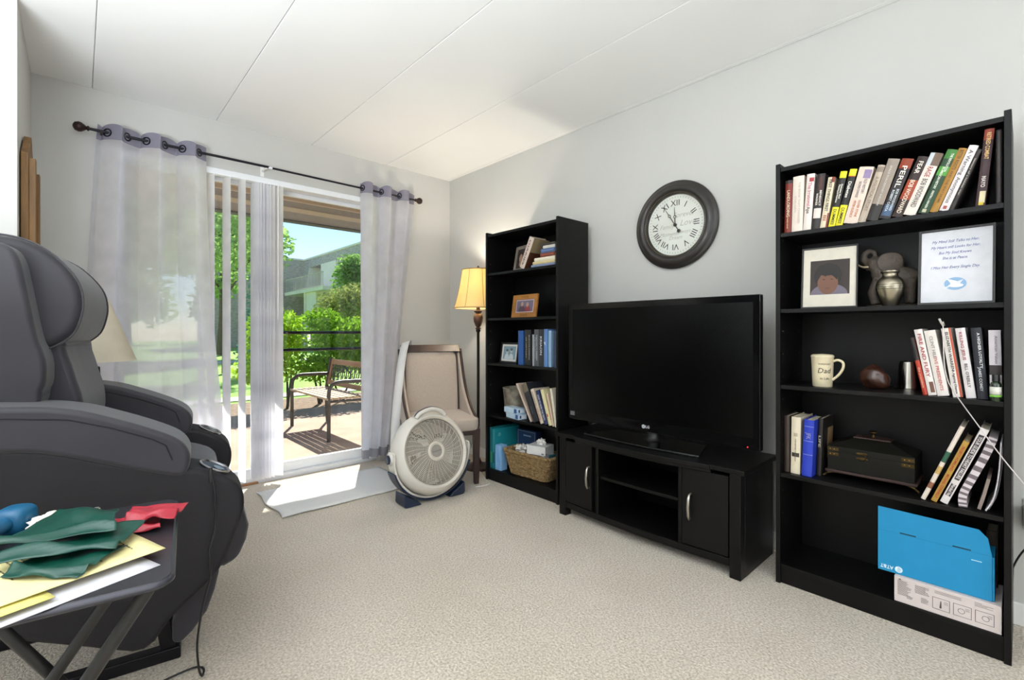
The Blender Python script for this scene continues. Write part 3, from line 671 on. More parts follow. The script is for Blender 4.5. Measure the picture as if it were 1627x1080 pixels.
pad = [(-0.88, 0.93), (-0.405, 0.906), (-0.273, 0.890), (-0.184, 0.858), (-0.091, 0.815), (-0.030, 0.778), (-0.004, 0.740), (-0.002, 0.703), (-0.016, 0.672), (-0.056, 0.674), (-0.184, 0.723), (-0.30, 0.768), (-0.405, 0.788), (-0.88, 0.83)]
def smooth2(prof, n=4):
    return [(p.x, p.y) for p in interp([(x, z, 0) for x, z in prof], n, closed=True)]
body = smooth2(body, 3); padc = pad; pad = smooth2(pad)
def seam(prof, y, m=M_updark, name='piping', r=0.0035):
    return MB().tube([(x, y, z) for x, z in prof], r, 6).build(name, m, RC_, smooth=60)
for y0 in (0.0, 0.69):
    a = MB().prism(body, y0 + 0.005, y0 + 0.165, 'y').build('arm_body', M_updark, RC_, bevel=0.018, seg=4)
    p = MB().prism(pad, y0 - 0.004, y0 + 0.174, 'y').build('arm_pad', M_up, RC_, bevel=0.045, seg=6)
    sm_ = [(x + 0.0, z - 0.028) for x, z in padc[:5]] + [(-0.06, 0.765), (-0.045, 0.72)]
    MB().tube([(x, y0 - 0.0035, z) for x, z in sm_], 0.0022, 6).build('seam', M_updark, p, smooth=60)
    # cup holder on the sloping arm front; a dark disc imitates its shaded hollow
    T = Matrix.Translation((0.062, y0 + 0.085, 0.6605)) @ Matrix.Rotation(R(27), 4, 'Y') @ Matrix.Diagonal((0.92, 1.2, 1, 1))
    c = MB().lathe([(0.050, -0.002), (0.051, 0.005), (0.046, 0.008), (0.041, 0.004), (0.040, -0.002)], 32, M=T, closed=True).build('cup_holder', M_chrome, RC_, smooth=60)
    MB().lathe([(0.041, 0.0035), (0.033, 0.0022), (0.0, 0.0018)], 32, M=T).build('cup_dark_disc', mat('cup_hollow_dark', '0c0c0e', 0.35), c, smooth=60)
    MB().lathe([(0.018, 0.006), (0.018, 0.004), (0, 0.004)], 20, M=T @ Matrix.Translation((0.012, -0.01, 0))).build('cup_insert', M_chrome, c, smooth=60)
MB().ell((-0.16, 0.43, 0.60), (0.24, 0.262, 0.085), p=0.4, nu=36, nv=14, M=Matrix.Translation((-0.16, 0, 0.6)) @ Matrix.Rotation(R(14), 4, 'Y') @ Matrix.Translation((0.16, 0, -0.6))).build('seat_cushion', M_up, RC_, smooth=180)
MB().prism([(0.06, 0.55), (0.118, 0.525), (0.155, 0.469), (0.168, 0.417), (0.160, 0.369), (0.135, 0.310), (0.093, 0.292), (0.04, 0.30), (-0.05, 0.50)], 0.170, 0.688, 'y').build('footrest_pad', M_up, RC_, bevel=0.022, seg=4)
MB().prism([(0.080, 0.290), (0.066, 0.225), (0.044, 0.159), (0.004, 0.105), (-0.030, 0.076), (-0.052, 0.085), (-0.052, 0.146), (-0.02, 0.29)], 0.170, 0.688, 'y').build('footrest_pad', M_up, RC_, bevel=0.018, seg=4)
bol = [(-0.46, 1.345), (-0.420, 1.338), (-0.395, 1.305), (-0.380, 1.224), (-0.359, 1.091), (-0.343, 1.03), (-0.339, 0.988), (-0.347, 0.931), (-0.40, 0.87), (-0.82, 0.80), (-0.90, 1.0), (-0.84, 1.25), (-0.74, 1.37), (-0.58, 1.37)]
bol = smooth2(bol)
for y in (0.115, 0.635): MB().prism(bol, y, y + 0.115, 'y').build('back_bolster', M_up, RC_, bevel=0.05, seg=6)
MB().prism([(x - 0.09, z) for x, z in bol], 0.16, 0.70, 'y').build('back_shell', M_updark, RC_, bevel=0.04, seg=4)
head = [(-0.60, 1.395), (-0.462, 1.376), (-0.424, 1.372), (-0.387, 1.360), (-0.347, 1.334), (-0.305, 1.287), (-0.281, 1.243), (-0.272, 1.193), (-0.276, 1.147), (-0.292, 1.095), (-0.323, 1.063), (-0.351, 1.048), (-0.385, 1.06), (-0.45, 1.12), (-0.60, 1.2)]
hd = MB().prism(smooth2(head, 3), 0.195, 0.665, 'y').build('head_pillow', M_up, RC_, bevel=0.028, seg=5)
for y in (0.2, 0.66): MB().tube(interp([(x, y, z) for x, z in head[1:12]], 3), 0.003, 6).build('piping', M_up, hd, smooth=60)
lum = [(-0.335, 1.085), (-0.312, 1.03), (-0.292, 0.95), (-0.277, 0.886), (-0.278, 0.80), (-0.32, 0.70), (-0.50, 0.70), (-0.50, 1.08)]
lb = MB().prism(smooth2(lum, 3), 0.215, 0.645, 'y').build('lumbar_cushion', M_up, RC_, bevel=0.03, seg=5)
M_frm = mat('black_steel_tube', '1f1e22', 0.35, metal=0.6)
bs = MB().box(-0.85, -0.03, 0.225, 0.27, 0.0, 0.04).build('base_bar', M_frm, RC_, bevel=0.004)
MB().box(-0.85, -0.03, 0.60, 0.645, 0.0, 0.04).build('base_bar', M_frm, RC_, bevel=0.004)
MB().box(-0.075, -0.03, 0.27, 0.60, 0.0, 0.04).build('base_crossbar', M_frm, RC_, bevel=0.004)
for y in (0.235, 0.61): MB().prism([(-0.085, 0.03), (-0.045, 0.03), (-0.075, 0.24), (-0.115, 0.24)], y, y + 0.03, 'y').build('lift_strut', M_frm, RC_, bevel=0.003)
MB().box(-0.7, -0.1, 0.20, 0.66, 0.30, 0.5, M=Matrix.Translation((-0.2, 0, 0.1)) @ Matrix.Rotation(R(22), 4, 'Y') @ Matrix.Translation((0.2, 0, -0.1))).build('underframe', M_frm, RC_)

cd = thing('charger_cord', 'thin black cord hanging from the recliner cup holder to the carpet', 'cord', (0.3, 1.69, 0))
M_cord = mat('black_rubber', '0f0f10', 0.5)
pts = interp([(0.00, -0.005, 0.665), (0.008, -0.018, 0.60), (0.006, -0.024, 0.50), (-0.008, -0.026, 0.44), (-0.005, -0.02, 0.36), (-0.02, 0.0, 0.27), (-0.03, 0.03, 0.15), (-0.022, 0.06, 0.05), (-0.01, 0.08, 0.006), (0.0, 0.115, 0.005), (-0.02, 0.142, 0.005), (-0.09, 0.14, 0.005), (-0.20, 0.12, 0.005), (-0.34, 0.06, 0.005)], 6)
MB().tube(pts, 0.0033, 6).build('cable', M_cord, cd, smooth=60)
MB().tube([(0.0, -0.005, 0.64), (-0.001, -0.003, 0.668), (-0.001, -0.002, 0.682)], [0.006, 0.006, 0.005], 10).build('plug_tip', M_cord, cd, smooth=60)

# ================================================================== folding tray table and what lies on it
TT = thing('tray_table', 'black folding tray table with crossed legs in front of the recliner', 'table', (0.124, 1.044, 0), -8)
M_tray = mat('tray_laminate', '26262b', 0.35, var=0.1, scale=10)
rc = 0.03; cor = []
for cx, cy, a0 in ((-0.46 + rc, rc, 180), (-rc, rc, 270), (-rc, 0.50 - rc, 0), (-0.46 + rc, 0.50 - rc, 90)):
    cor += [(cx + rc * math.cos(R(a0 + 90 * i / 5)), cy + rc * math.sin(R(a0 + 90 * i / 5))) for i in range(6)]
tp = MB().prism(cor, 0.638, 0.654, 'z').build('tray_top', M_tray, TT, bevel=0.002)
MB().tube([(x, y, 0.646) for x, y in cor], 0.0065, 6, closed=True).build('edge_band', mat('tray_edge', '3a3a42', 0.3, metal=0.3), tp, smooth=60)
M_leg = mat('dark_leg', '1a1918', 0.4, var=0.2)
for y in (0.055, 0.40):
    MB().tube([(-0.03, y, 0.63), (-0.42, y, 0.012)], 0.012, 10).build('leg', M_leg, TT, smooth=60)
    MB().tube([(-0.42, y + 0.035, 0.63), (-0.05, y + 0.035, 0.012)], 0.012, 10).build('leg', M_leg, TT, smooth=60)
MB().cyl((-0.42, 0.045, 0.012), (-0.42, 0.41, 0.012), 0.011, n=10).build('stretcher', M_leg, TT, smooth=60)
MB().cyl((-0.05, 0.08, 0.012), (-0.05, 0.445, 0.012), 0.011, n=10).build('stretcher', M_leg, TT, smooth=60)
MB().box(-0.44, -0.02, 0.045, 0.075, 0.618, 0.638).build('cleat', M_leg, TT)
MB().box(-0.44, -0.02, 0.39, 0.42, 0.618, 0.638).build('cleat', M_leg, TT)

ZT = 0.6545
M_ink2 = mat('pen_ink', '5a5540', 0.8)
def sheet(name, label, cat, c, size, rz, z, m, curl=0.004, lines=0, seed=0):
    t = thing(name, label, cat, (c[0], c[1], z), rz, group='loose papers on the tray table')
    fn = lambda u, v: ((u - 0.5) * size[0], (v - 0.5) * size[1], curl * (math.sin(5 * u + seed) * 0.5 + 0.5) * (0.4 + v * (1 - v) * 2) + 0.0006)
    pg = MB().grid(fn, 12, 12).build('sheet', m, t, smooth=180, solid=0.0008)
    if lines:
        mb = MB(); rr = random.Random(seed)
        for k in range(lines):
            v = 0.08 + 0.84 * k / lines; e = 0.35 + 0.5 * rr.random(); x = 0.1
            while x < e:
                x2 = min(e, x + 0.03 + 0.07 * rr.random())
                a = [fn(x, v), fn(x2, v), fn(x2, v + 0.010), fn(x, v + 0.010)]
                mb.add([(p[0], p[1], p[2] + 0.0009) for p in a], [(0, 1, 2, 3)]); x = x2 + 0.015
        mb.build('handwriting', M_ink2, t)['kind'] = 'stuff'
    return t
M_yel = mat('yellow_paper', 'd8cf78', 0.85, var=0.03); M_yel2 = mat('pale_yellow_paper', 'dfd498', 0.85, var=0.03)
sheet('paper_sheet', 'plain white paper sheet sticking out under the yellow ones', 'paper', (-0.052, 1.168), (0.216, 0.279), -70, ZT, mat('white_paper', 'bdbcc2', 0.85, var=0.02), 0.004)
sheet('yellow_note_sheet', 'bright yellow lined note sheet at the tray corner, written on', 'paper', (-0.205, 1.13), (0.216, 0.30), -70, ZT + 0.0065, M_yel, 0.004, 14, 3)
sheet('yellow_note_sheet', 'pale yellow note sheet directly under the green exercise band', 'paper', (-0.024, 1.222), (0.216, 0.25), -72, ZT + 0.013, M_yel2, 0.004, 12, 5)

def band_layer(t, name, m, quad, z, amp, seed, fold=0.0, sag=0.0):
    rr = random.Random(seed); ph = [rr.random() * 6 for _ in range(6)]
    A, B, C, D = [Vector((*q, 0)) for q in quad]
    def fn(u, v):
        p = A.lerp(B, u).lerp(D.lerp(C, u), v)
        h = amp * (0.5 + 0.5 * math.sin(4 * u + 5 * v + ph[0])) * (0.7 + 0.3 * math.sin(6 * v + ph[1])) + amp * 0.25 * math.sin(8 * u - 5 * v + ph[2])
        h += fold * math.exp(-((v - 0.15 - 0.08 * math.sin(6 * u + ph[3])) / 0.07) ** 2)
        e = 0.004 * math.sin(5 * u + 4 * v + ph[4])
        return (p.x + e, p.y + e, z + abs(h))
    return MB().grid(fn, 34, 24).build(name, m, t, smooth=180, solid=0.0012)
M_green = mat('green_latex', '083f33', 0.36, var=0.1, scale=8, bump=0.08, bscale=40); M_green['x'] = 1
M_red = mat('red_latex', 'a32836', 0.45, var=0.08, scale=8)
gb = thing('exercise_band', 'crumpled green latex exercise band lying on the yellow papers', 'exercise band', (0, 0, ZT + 0.019))
band_layer(gb, 'band_fold', M_green, [(-0.100, 1.20), (-0.005, 1.105), (0.075, 1.205), (-0.02, 1.30)], 0.0, 0.009, 1, fold=0.012)
band_layer(gb, 'band_fold', M_green, [(-0.115, 1.235), (0.055, 1.165), (0.105, 1.29), (-0.06, 1.37)], 0.012, 0.010, 2, fold=0.010)
band_layer(gb, 'band_fold', M_green, [(-0.118, 1.275), (0.055, 1.235), (0.068, 1.375), (-0.035, 1.455)], 0.026, 0.011, 3, fold=0.014)
rb = thing('exercise_band', 'crumpled red latex exercise band at the tray corner', 'exercise band', (0, 0, ZT + 0.001))
band_layer(rb, 'band_fold', M_red, [(0.035, 1.33), (0.135, 1.30), (0.150, 1.43), (0.02, 1.465)], 0.002, 0.012, 5, fold=0.010)
band_layer(rb, 'band_fold', M_red, [(0.070, 1.33), (0.165, 1.315), (0.20, 1.40), (0.10, 1.47)], 0.018, 0.010, 6, fold=0.016)
M_teal = mat('blue_vinyl', '0d5276', 0.4, var=0.05)
db = thing('dumbbell', 'small blue vinyl-coated dumbbell on the tray table', 'dumbbell', (-0.13, 1.455, ZT + 0.030), rot=(0, 0, R(62)))
for s in (-1, 1): MB().ell((0.062 * s, 0, 0.0), (0.034, 0.031, 0.030), p=0.62, nu=24, nv=14).build('weight_head', M_teal, db, smooth=180)
MB().lathe([(0.014, -0.04), (0.017, -0.02), (0.018, 0.0), (0.017, 0.02), (0.014, 0.04)], 16, M=Matrix.Rotation(R(90), 4, 'Y')).build('grip', M_teal, db, smooth=60)
tk = thing('tissue_packet', 'crumpled white tissue packet with faint print beside the green band', 'packet', (-0.042, 1.468, ZT), -20)
def crum(u, v):
    a = 2 * math.pi * u; b = math.pi * v; x, y, z = math.sin(b) * math.cos(a), math.sin(b) * math.sin(a), math.cos(b)
    k = 1 + 0.13 * math.sin(9 * x + 5 * z) + 0.10 * math.sin(13 * y - 7 * x) + 0.06 * math.sin(23 * z + 11 * x)
    return (0.036 * k * x, 0.050 * k * y, 0.020 + 0.018 * k * z)
MB().grid(crum, 36, 18).build('wrapper', mat('tissue_white', 'd5cfc6', 0.8, var=0.12, scale=30), tk, smooth=40)
kp = thing('keypad', 'slim beige strip with rows of small grey keys on the tray table', 'keypad', (-0.02, 1.537, ZT), -6)
MB().box(-0.075, 0.06, -0.017, 0.018, 0, 0.010).build('case', mat('keypad_case', 'b9b2a2', 0.6), kp, bevel=0.002)
km = MB().box(-0.0042, 0.0042, -0.0035, 0.0035, 0, 0.003).mesh('key'); km.materials.append(mat('key_grey', '77766d', 0.6))
for i in range(11):
    for j in range(3):
        ob = bpy.data.objects.new('key', km); COL.objects.link(ob); ob.parent = kp; ob.location = (-0.067 + i * 0.012, -0.012 + j * 0.012, 0.010)
# ================================================================== books
M_page = mat('page_block', 'cfc4ac', 0.9, var=0.12, scale=120, stretch=(1, 8, 0.2))
def spine_arc(t, b, off=0.0, y0=0.0, y1=1.0, n=6):
    return [(-b * math.sin(math.pi * (y0 + (y1 - y0) * i / n)) - off, t * (y0 + (y1 - y0) * i / n)) for i in range(n + 1)]
def book(label, x, y, z, t, h, lean=0.0, d=0.155, cover='888888', texts=(), bands=(), group=None, b=0.004, pages=M_page, flat=False, rz=0.0, cat='book', name='book', side=()):
    """spine faces the room (-X); local y 0..t is the thickness, z the height.  lean>0 tips the top towards -Y.  flat: lies on its side"""
    th = R(lean)
    if lean < 0: z = z - t * math.sin(th)
    rot = (th, 0, R(rz))
    if flat: rot = (R(90), 0, R(rz))           # height runs along -Y, thickness along +Z
    B = thing(name, label, cat, (x, y, z), group=group, rot=rot)
    m = paint(cover, 0.5); c = 0.0025
    outer = [(d, 0)] + spine_arc(t, b) + [(d, t)]
    inner = [(d, t - c), (c, t - c), (c, c), (d, c)]
    MB().prism(outer + inner, 0, h, 'z').build('cover', m, B, smooth=30)
    MB().box(c, d - 0.005, c, t - c, 0.004, h - 0.004).build('pages', pages, B)
    for z0, z1, col, *yy in bands:
        y0, y1 = yy if yy else (0.0, 1.0)
        a = spine_arc(t, b, 0.0006, y0, y1); i = [(px + 0.0008, py) for px, py in a[::-1]]
        MB().prism(a + i, h * z0, h * z1, 'z').build('spine_panel', paint(col, 0.5), B, smooth=30)
    for z0, z1, x0, x1, col in side:           # printed patches on the cover that faces -Y
        MB().box(x0 * d, x1 * d, -0.0006, 0.0002, z0 * h, z1 * h).build('cover_print', paint(col, 0.5), B)
    for s, frac, length, col, *yo in texts:
        yc = t * (yo[0] if yo else 0.5); size = min(yo[1] if len(yo) > 1 else t * 0.62, 0.03)
        text(s, size, paint(col, 0.5), B, (-b * math.sin(math.pi * yc / t) - 0.0016, yc, h * frac), (0, 0, -1), (0, -1, 0), name='spine_title', width=length * h, bold=0.0002)
    return B
G = 'books on the top shelf of the tall bookcase'
Z1 = SH[0]; X1 = 2.288
W_, K_, Y_ = 'e4d8cb', '1d1b1b', 'e6dc22'
top = [  # y, t, h, lean, cover, texts, bands, label, depth
 (0.691, 0.028, 0.230, 1.5, '7b2a1d', [('LANDLORDING', 0.56, 0.50, 'e2cdb0'), ('a handy manual', 0.2, 0.22, 'd8b48c', 0.5, 0.009)], [(0.94, 1.0, '2b2420')], 'rust red paperback standing at the very end of the book row'),
 (0.647, 0.043, 0.240, 1.7, 'e3d5c8', [('THE BOOK THAT CHANGED', 0.52, 0.74, 'bfb0a4', 0.38, 0.012), ('JOHN KEATS', 0.5, 0.3, 'c4b5a9', 0.7, 0.010)], [], 'thick cream-white hardback beside the rust red paperback'),
 (0.616, 0.030, 0.239, 3.8, 'e5d9d0', [('The Irrational', 0.64, 0.42, 'b86a78'), ('Ape', 0.36, 0.12, '4a4040')], [(0.86, 0.93, 'a8323c', 0.05, 0.6)], 'white hardback with pink lettering and a red spot'),
 (0.584, 0.030, 0.230, 5.5, '2a2524', [('BENEDICT', 0.56, 0.28, 'e6dcd2', 0.32, 0.010), ('WAGNER', 0.54, 0.22, 'e6dcd2', 0.72, 0.010)], [(0.20, 0.38, 'ded2ca', 0.05, 0.95), (0.70, 0.95, '4a2622', 0.2, 0.7)], 'black hardback with a white library sticker low on the spine'),
 (0.559, 0.025, 0.208, 8.6, 'ded0b4', [('FIRST THINGS FIRST', 0.64, 0.62, '25201d'), ('III', 0.2, 0.1, 'a04a32')], [(0.9, 1.0, '8d3022', 0.0, 0.4), (0.0, 0.3, '8d3022', 0.0, 0.18)], 'cream paperback with bold black lettering next to yellow ones'),
 (0.530, 0.024, 0.223, 11.4, K_, [('Diabetes Meal', 0.64, 0.26, 'efe9dd', 0.3, 0.008), ('Planning & Nutrition', 0.60, 0.32, 'efe9dd', 0.65, 0.008), ('DUMMIES', 0.18, 0.28, '1d1b1b')], [(0.0, 0.36, Y_), (0.88, 1.0, Y_)], 'slimmer yellow and black guidebook next to the cream paperback'),
 (0.504, 0.025, 0.225, 13.1, K_, [('Diabetes', 0.64, 0.28, 'f1ece2'), ('DUMMIES', 0.18, 0.28, '1d1b1b')], [(0.0, 0.37, Y_), (0.88, 1.0, Y_), (0.865, 0.88, 'b3422c')], 'yellow and black guidebook touching the thick floral-spined hardback'),
 (0.454, 0.048, 0.221, 14.4, 'dccabb', [('OLD HISTORY', 0.66, 0.26, '6b5a6a', 0.3, 0.013), ('SECOND CHANCES', 0.60, 0.28, '6b5a6a', 0.62, 0.012), ('OLIVER STONE', 0.27, 0.30, 'b8603c', 0.3, 0.012), ('PETER KUZNICK', 0.25, 0.30, 'b8603c', 0.62, 0.012)], [(0.80, 0.95, '8d7aa0', 0.05, 0.55)], 'thick cream hardback with a purple flower on its spine'),
 (0.429, 0.024, 0.221, 17.1, 'b8a897', [('A POLITICAL STORY', 0.5, 0.6, '857668')], [(0.88, 0.97, '8a7d70')], 'thin tan book between the floral and the silver hardbacks'),
 (0.390, 0.037, 0.234, 17.4, '96897d', [('SPACE FORCE', 0.74, 0.3, 'c9c1b6', 0.5, 0.009), ('SIDNEY SHELDON', 0.42, 0.34, 'c9c1b6', 0.5, 0.009)], [(0.0, 0.27, '27231f')], 'silver-grey hardback whose spine ends in black'),
 (0.351, 0.036, 0.224, 18.5, '262021', [('PERIL', 0.70, 0.36, 'efe6da'), ('BOB WOODWARD', 0.32, 0.36, 'cfd6dc', 0.3, 0.011), ('ROBERT COSTA', 0.30, 0.36, 'cfd6dc', 0.65, 0.011)], [(0.84, 1.0, '8c3518'), (0.05, 0.24, '3c5878', 0.1, 0.9)], 'black hardback with orange top and blue foot'),
 (0.316, 0.032, 0.223, 20.5, '2e1c18', [('FEAR', 0.82, 0.2, 'ece2d4'), ('BOB WOODWARD', 0.34, 0.55, 'ead9c4')], [(0.30, 0.62, '9a3d1c')], 'dark hardback with a burnt orange middle beside the white-portrait one'),
 (0.278, 0.036, 0.225, 20.5, 'e3d9ce', [('RAGE', 0.70, 0.16, 'a03038'), ('BOB WOODWARD', 0.36, 0.46, '3a3230')], [(0.80, 1.0, '6f5a4c', 0.0, 0.62), (0.80, 1.0, 'c9ced4', 0.62, 1.0)], 'white hardback with a face pictured at the spine top'),
 (0.241, 0.030, 0.227, 20.9, '24432a', [('THE REVOLUTION', 0.80, 0.28, 'dfe4d4', 0.32, 0.010), ('IN AMERICAN HISTORY', 0.56, 0.34, 'dfe4d4', 0.55, 0.010), ('KRISTIN L HANSEN', 0.22, 0.28, 'dfe4d4', 0.5, 0.009)], [(0.86, 1.0, '3d7a34'), (0.60, 0.74, '4f9a3a'), (0.02, 0.07, 'c9c0a4', 0.3, 0.7)], 'green hardback with pale lettering'),
 (0.216, 0.023, 0.225, 20.6, 'a97b2f', [('BITTER ROOTS', 0.82, 0.3, '5a3d18'), ('AND THE WAY HOME', 0.4, 0.5, '6b4a1e', 0.5, 0.009)], [], 'mustard gold book beside the green hardback'),
 (0.188, 0.025, 0.227, 20.5, 'e2dcdb', [('A Warning', 0.74, 0.38, '5c5658'), ('Anonymous', 0.32, 0.40, '5c5658')], [(0.03, 0.08, 'a85048', 0.3, 0.7)], 'white hardback leaning hardest, next to the mustard book'),
 (0.1735, 0.012, 0.210, 20.4, '3a3634', [('history of a hidden war', 0.55, 0.6, 'a79f96')], [], 'thin charcoal book, last of the leaning row'),
 (0.0935, 0.025, 0.262, 5.2, '3a2428', [('RETIRED COMBAT', 0.78, 0.34, 'd8b070'), ('MAYO', 0.32, 0.14, 'd8cfc8')], [(0.86, 1.0, '8a3a2a'), (0.05, 0.20, 'd6c9a4', 0.1, 0.7), (0.02, 0.06, 'd8c028', 0.2, 0.7)], 'tall maroon book standing apart, with a pale sticker at its foot'),
]
for i, (y, t, h, le, cv, tx, bd, lab) in enumerate(top):
    book(lab, X1, y, Z1 + 0.0004, t - 0.0008, h, le, 0.15, cv, tx, bd, G)
# black zip binder at the end
bn = thing('binder', 'black padded binder upright against the bookcase side', 'binder', (2.292, 0.0515, Z1 + 0.0005))
MB().box(0, 0.20, 0, 0.017, 0, 0.257).build('shell', mat('black_leatherette', '1f1a1a', 0.55, bump=0.2, bscale=120), bn, bevel=0.006, seg=3)
MB().box(-0.002, 0.19, 0.006, 0.011, 0.01, 0.25).build('zip_strip', mat('dark_zip', '3b302c', 0.5), bn)

G3 = 'books on the mug shelf of the tall bookcase'
Z3 = SH[2] + 0.0004
mid = [
 (0.242, 0.014, 0.213, -10.5, 'b53a26', [('the president', 0.3, 0.36, 'd9a08a', 0.5, 0.008)], [(0.60, 1.0, '24211f')], 'shorter red book with a black upper half, beside the steel cup'),
 (0.217, 0.024, 0.243, -9.7, 'e4ddd8', [('FIRE AND FURY', 0.60, 0.66, 'a3303a')], [(0.04, 0.20, '6d4a3a', 0.1, 0.6)], 'white hardback with big red capitals'),
 (0.184, 0.032, 0.238, -9.2, 'e2dad4', [('CLINT HILL', 0.74, 0.34, '8f8880', 0.5, 0.012), ('FIVE PRESIDENTS', 0.34, 0.52, 'c06058', 0.5, 0.012)], [], 'white hardback with thin pale-red lettering'),
 (0.149, 0.026, 0.246, -7.5, 'e6dfd9', [('ELIZABETH WARREN', 0.66, 0.56, '2e2a2a', 0.5, 0.011), ('A Fighting Chance', 0.22, 0.34, '4a4444', 0.5, 0.008)], [(0.0, 1.0, 'b84a24', 0.0, 0.22)], 'white book with an orange edge stripe'),
 (0.115, 0.026, 0.246, -6.7, 'dcd6d6', [('KILLING JESUS', 0.74, 0.4, 'a04850', 0.55, 0.011), ('BILL O\'REILLY', 0.32, 0.34, '4d4648', 0.5, 0.011)], [], 'pale grey-white hardback between the orange-striped and black books'),
 (0.085, 0.027, 0.246, -4.2, '20222b', [('A HIGHER LOYALTY', 0.68, 0.5, 'd6d6d8', 0.35, 0.010), ('JAMES COMEY', 0.28, 0.34, 'b9bac0', 0.55, 0.010)], [], 'blue-black hardback with white lettering'),
 (0.0515, 0.030, 0.238, -1.2, 'd3ccd2', [('American Values', 0.72, 0.4, '8b8590', 0.4, 0.010)], [(0.36, 0.50, '3a3434', 0.0, 1.0)], 'lilac-white book behind the small green bottle'),
]
for y, t, h, le, cv, tx, bd, lab in mid: book(lab, 2.292, y, Z3, t - 0.0008, h, le, 0.15, cv, tx, bd, G3)
Z4 = SH[3] + 0.0004
book('dull brown book in the shadowed corner of its shelf', 2.30, 0.700, Z4, 0.022, 0.245, 0, 0.16, '3b2f28', [], [], 'books beside the wooden casket')
book('cream hardback with small dark print beside the wooden casket', 2.292, 0.658, Z4, 0.036, 0.245, 1.0, 0.165, 'd9cdb4', [('THE HISTORY OF REASON', 0.42, 0.4, '6a5a48', 0.5, 0.006)], [(0.30, 0.37, '3a332c', 0.1, 0.9), (0.66, 0.72, 'b3a68c', 0.3, 0.7)], 'books beside the wooden casket')
book('royal blue hardback beside the wooden casket', 2.284, 0.612, Z4, 0.037, 0.240, 2.5, 0.165, '2038b0', [('JFK', 0.72, 0.12, '8f92b8')], [(0.62, 0.63, '7f88c8'), (0.38, 0.39, '7f88c8'), (0.88, 0.89, '7f88c8')], 'books beside the wooden casket')
book('dark hardback with a blurred figure on its cover, behind the blue one', 2.335, 0.591, Z4, 0.018, 0.245, 2.0, 0.16, '1f1a17', [('LIFE', 0.6, 0.2, 'b9ad9a')], [], 'books beside the wooden casket', side=[(0.25, 0.8, 0.5, 1.0, '8a7050')])
G4 = 'leaning books at the end of the casket shelf'
lean4 = [
 (0.248, 0.014, 0.300, 20.5, 'dccfc2', [], [(0.52, 0.66, '2c5a44'), (0.36, 0.46, 'c0a060'), (0.16, 0.24, '8a5a40')], 'tall white leaning booklet with a green patch on its spine'),
 (0.217, 0.017, 0.245, 20.5, 'b08a3c', [('PROJECT HOMELAND', 0.72, 0.4, 'a8321e'), ('MICHAEL CONNELLY', 0.26, 0.4, 'a8321e')], [], 'gold leaning paperback with red lettering'),
 (0.188, 0.022, 0.299, 20.7, 'dbd4d2', [('YOUR GUIDE TO HEART FAILURE', 0.62, 0.56, 'e2dcda'), ('Mended Hearts', 0.16, 0.2, 'e2dcda')], [(0.10, 0.26, '3d3639', 0.18, 0.82), (0.32, 0.92, '3d3639', 0.18, 0.82)], 'white leaning guide with a black title bar'),
]
for y, t, h, le, cv, tx, bd, lab in lean4: book(lab, 2.284, y, Z4, t - 0.0008, h, le, 0.19, cv, tx, bd, G4)
# floppy striped-edge magazine and loose folders sagging into the corner
mg = thing('magazine', 'sagging magazine with grey and white striped spine', 'magazine', (2.284, 0.137, Z4 + 0.002), group='sagging papers at the end of the casket shelf')
def bent(path, th, x0, x1, name, m, par):
    P = interp([(0, a, b) for a, b in path], 6); lo = []; hi = []
    for i, p in enumerate(P):
        t = (P[min(i + 1, len(P) - 1)] - P[max(i - 1, 0)]).normalized(); nn = Vector((0, t.z, -t.y)) * th
        lo.append((p.y, p.z)); hi.append((p.y + nn.y, p.z + nn.z))
    return MB().prism(lo + hi[::-1], x0, x1, 'x').build(name, m, par, smooth=50), P
pth = [(0.0, 0.0), (0.0, 0.04), (-0.022, 0.10), (-0.056, 0.19), (-0.074, 0.25)]
sp, P = bent(pth, 0.022, 0.0, 0.2, 'pages', paint('cfc4c8'), mg)
for i in range(0, len(P) - 1, 2):
    a, b_ = P[i], P[i + 1]; t = (b_ - a).normalized(); nn = Vector((0, t.z, -t.y)) * 0.022
    MB().add([(-0.0006, a.y, a.z), (-0.0006, a.y + nn.y, a.z + nn.z), (-0.0006, b_.y + nn.y, b_.z + nn.z), (-0.0006, b_.y, b_.z)], [(0, 1, 2, 3)]).build('stripe', paint('6d6266'), mg)
fo = thing('folder', 'tan folder drooping behind the striped magazine', 'folder', (2.290, 0.100, Z4 + 0.002), group='sagging papers at the end of the casket shelf')
bent([(0.004, 0.0), (-0.008, 0.05), (-0.020, 0.11)], 0.009, 0.0, 0.2, 'leaves', paint('8f7f78'), fo)
fo = thing('paper_bundle', 'curved bundle of loose white papers against the bookcase side', 'paper', (2.288, 0.084, Z4 + 0.002), group='sagging papers at the end of the casket shelf')
bent([(0.006, 0.0), (-0.014, 0.05), (-0.026, 0.14), (-0.031, 0.24)], 0.004, 0.0, 0.2, 'leaves', paint('d5d0d4'), fo)
bent([(0.000, 0.0), (-0.020, 0.06), (-0.031, 0.15), (-0.033, 0.22)], 0.002, 0.02, 0.2, 'leaves', paint('b9b4ba'), fo)

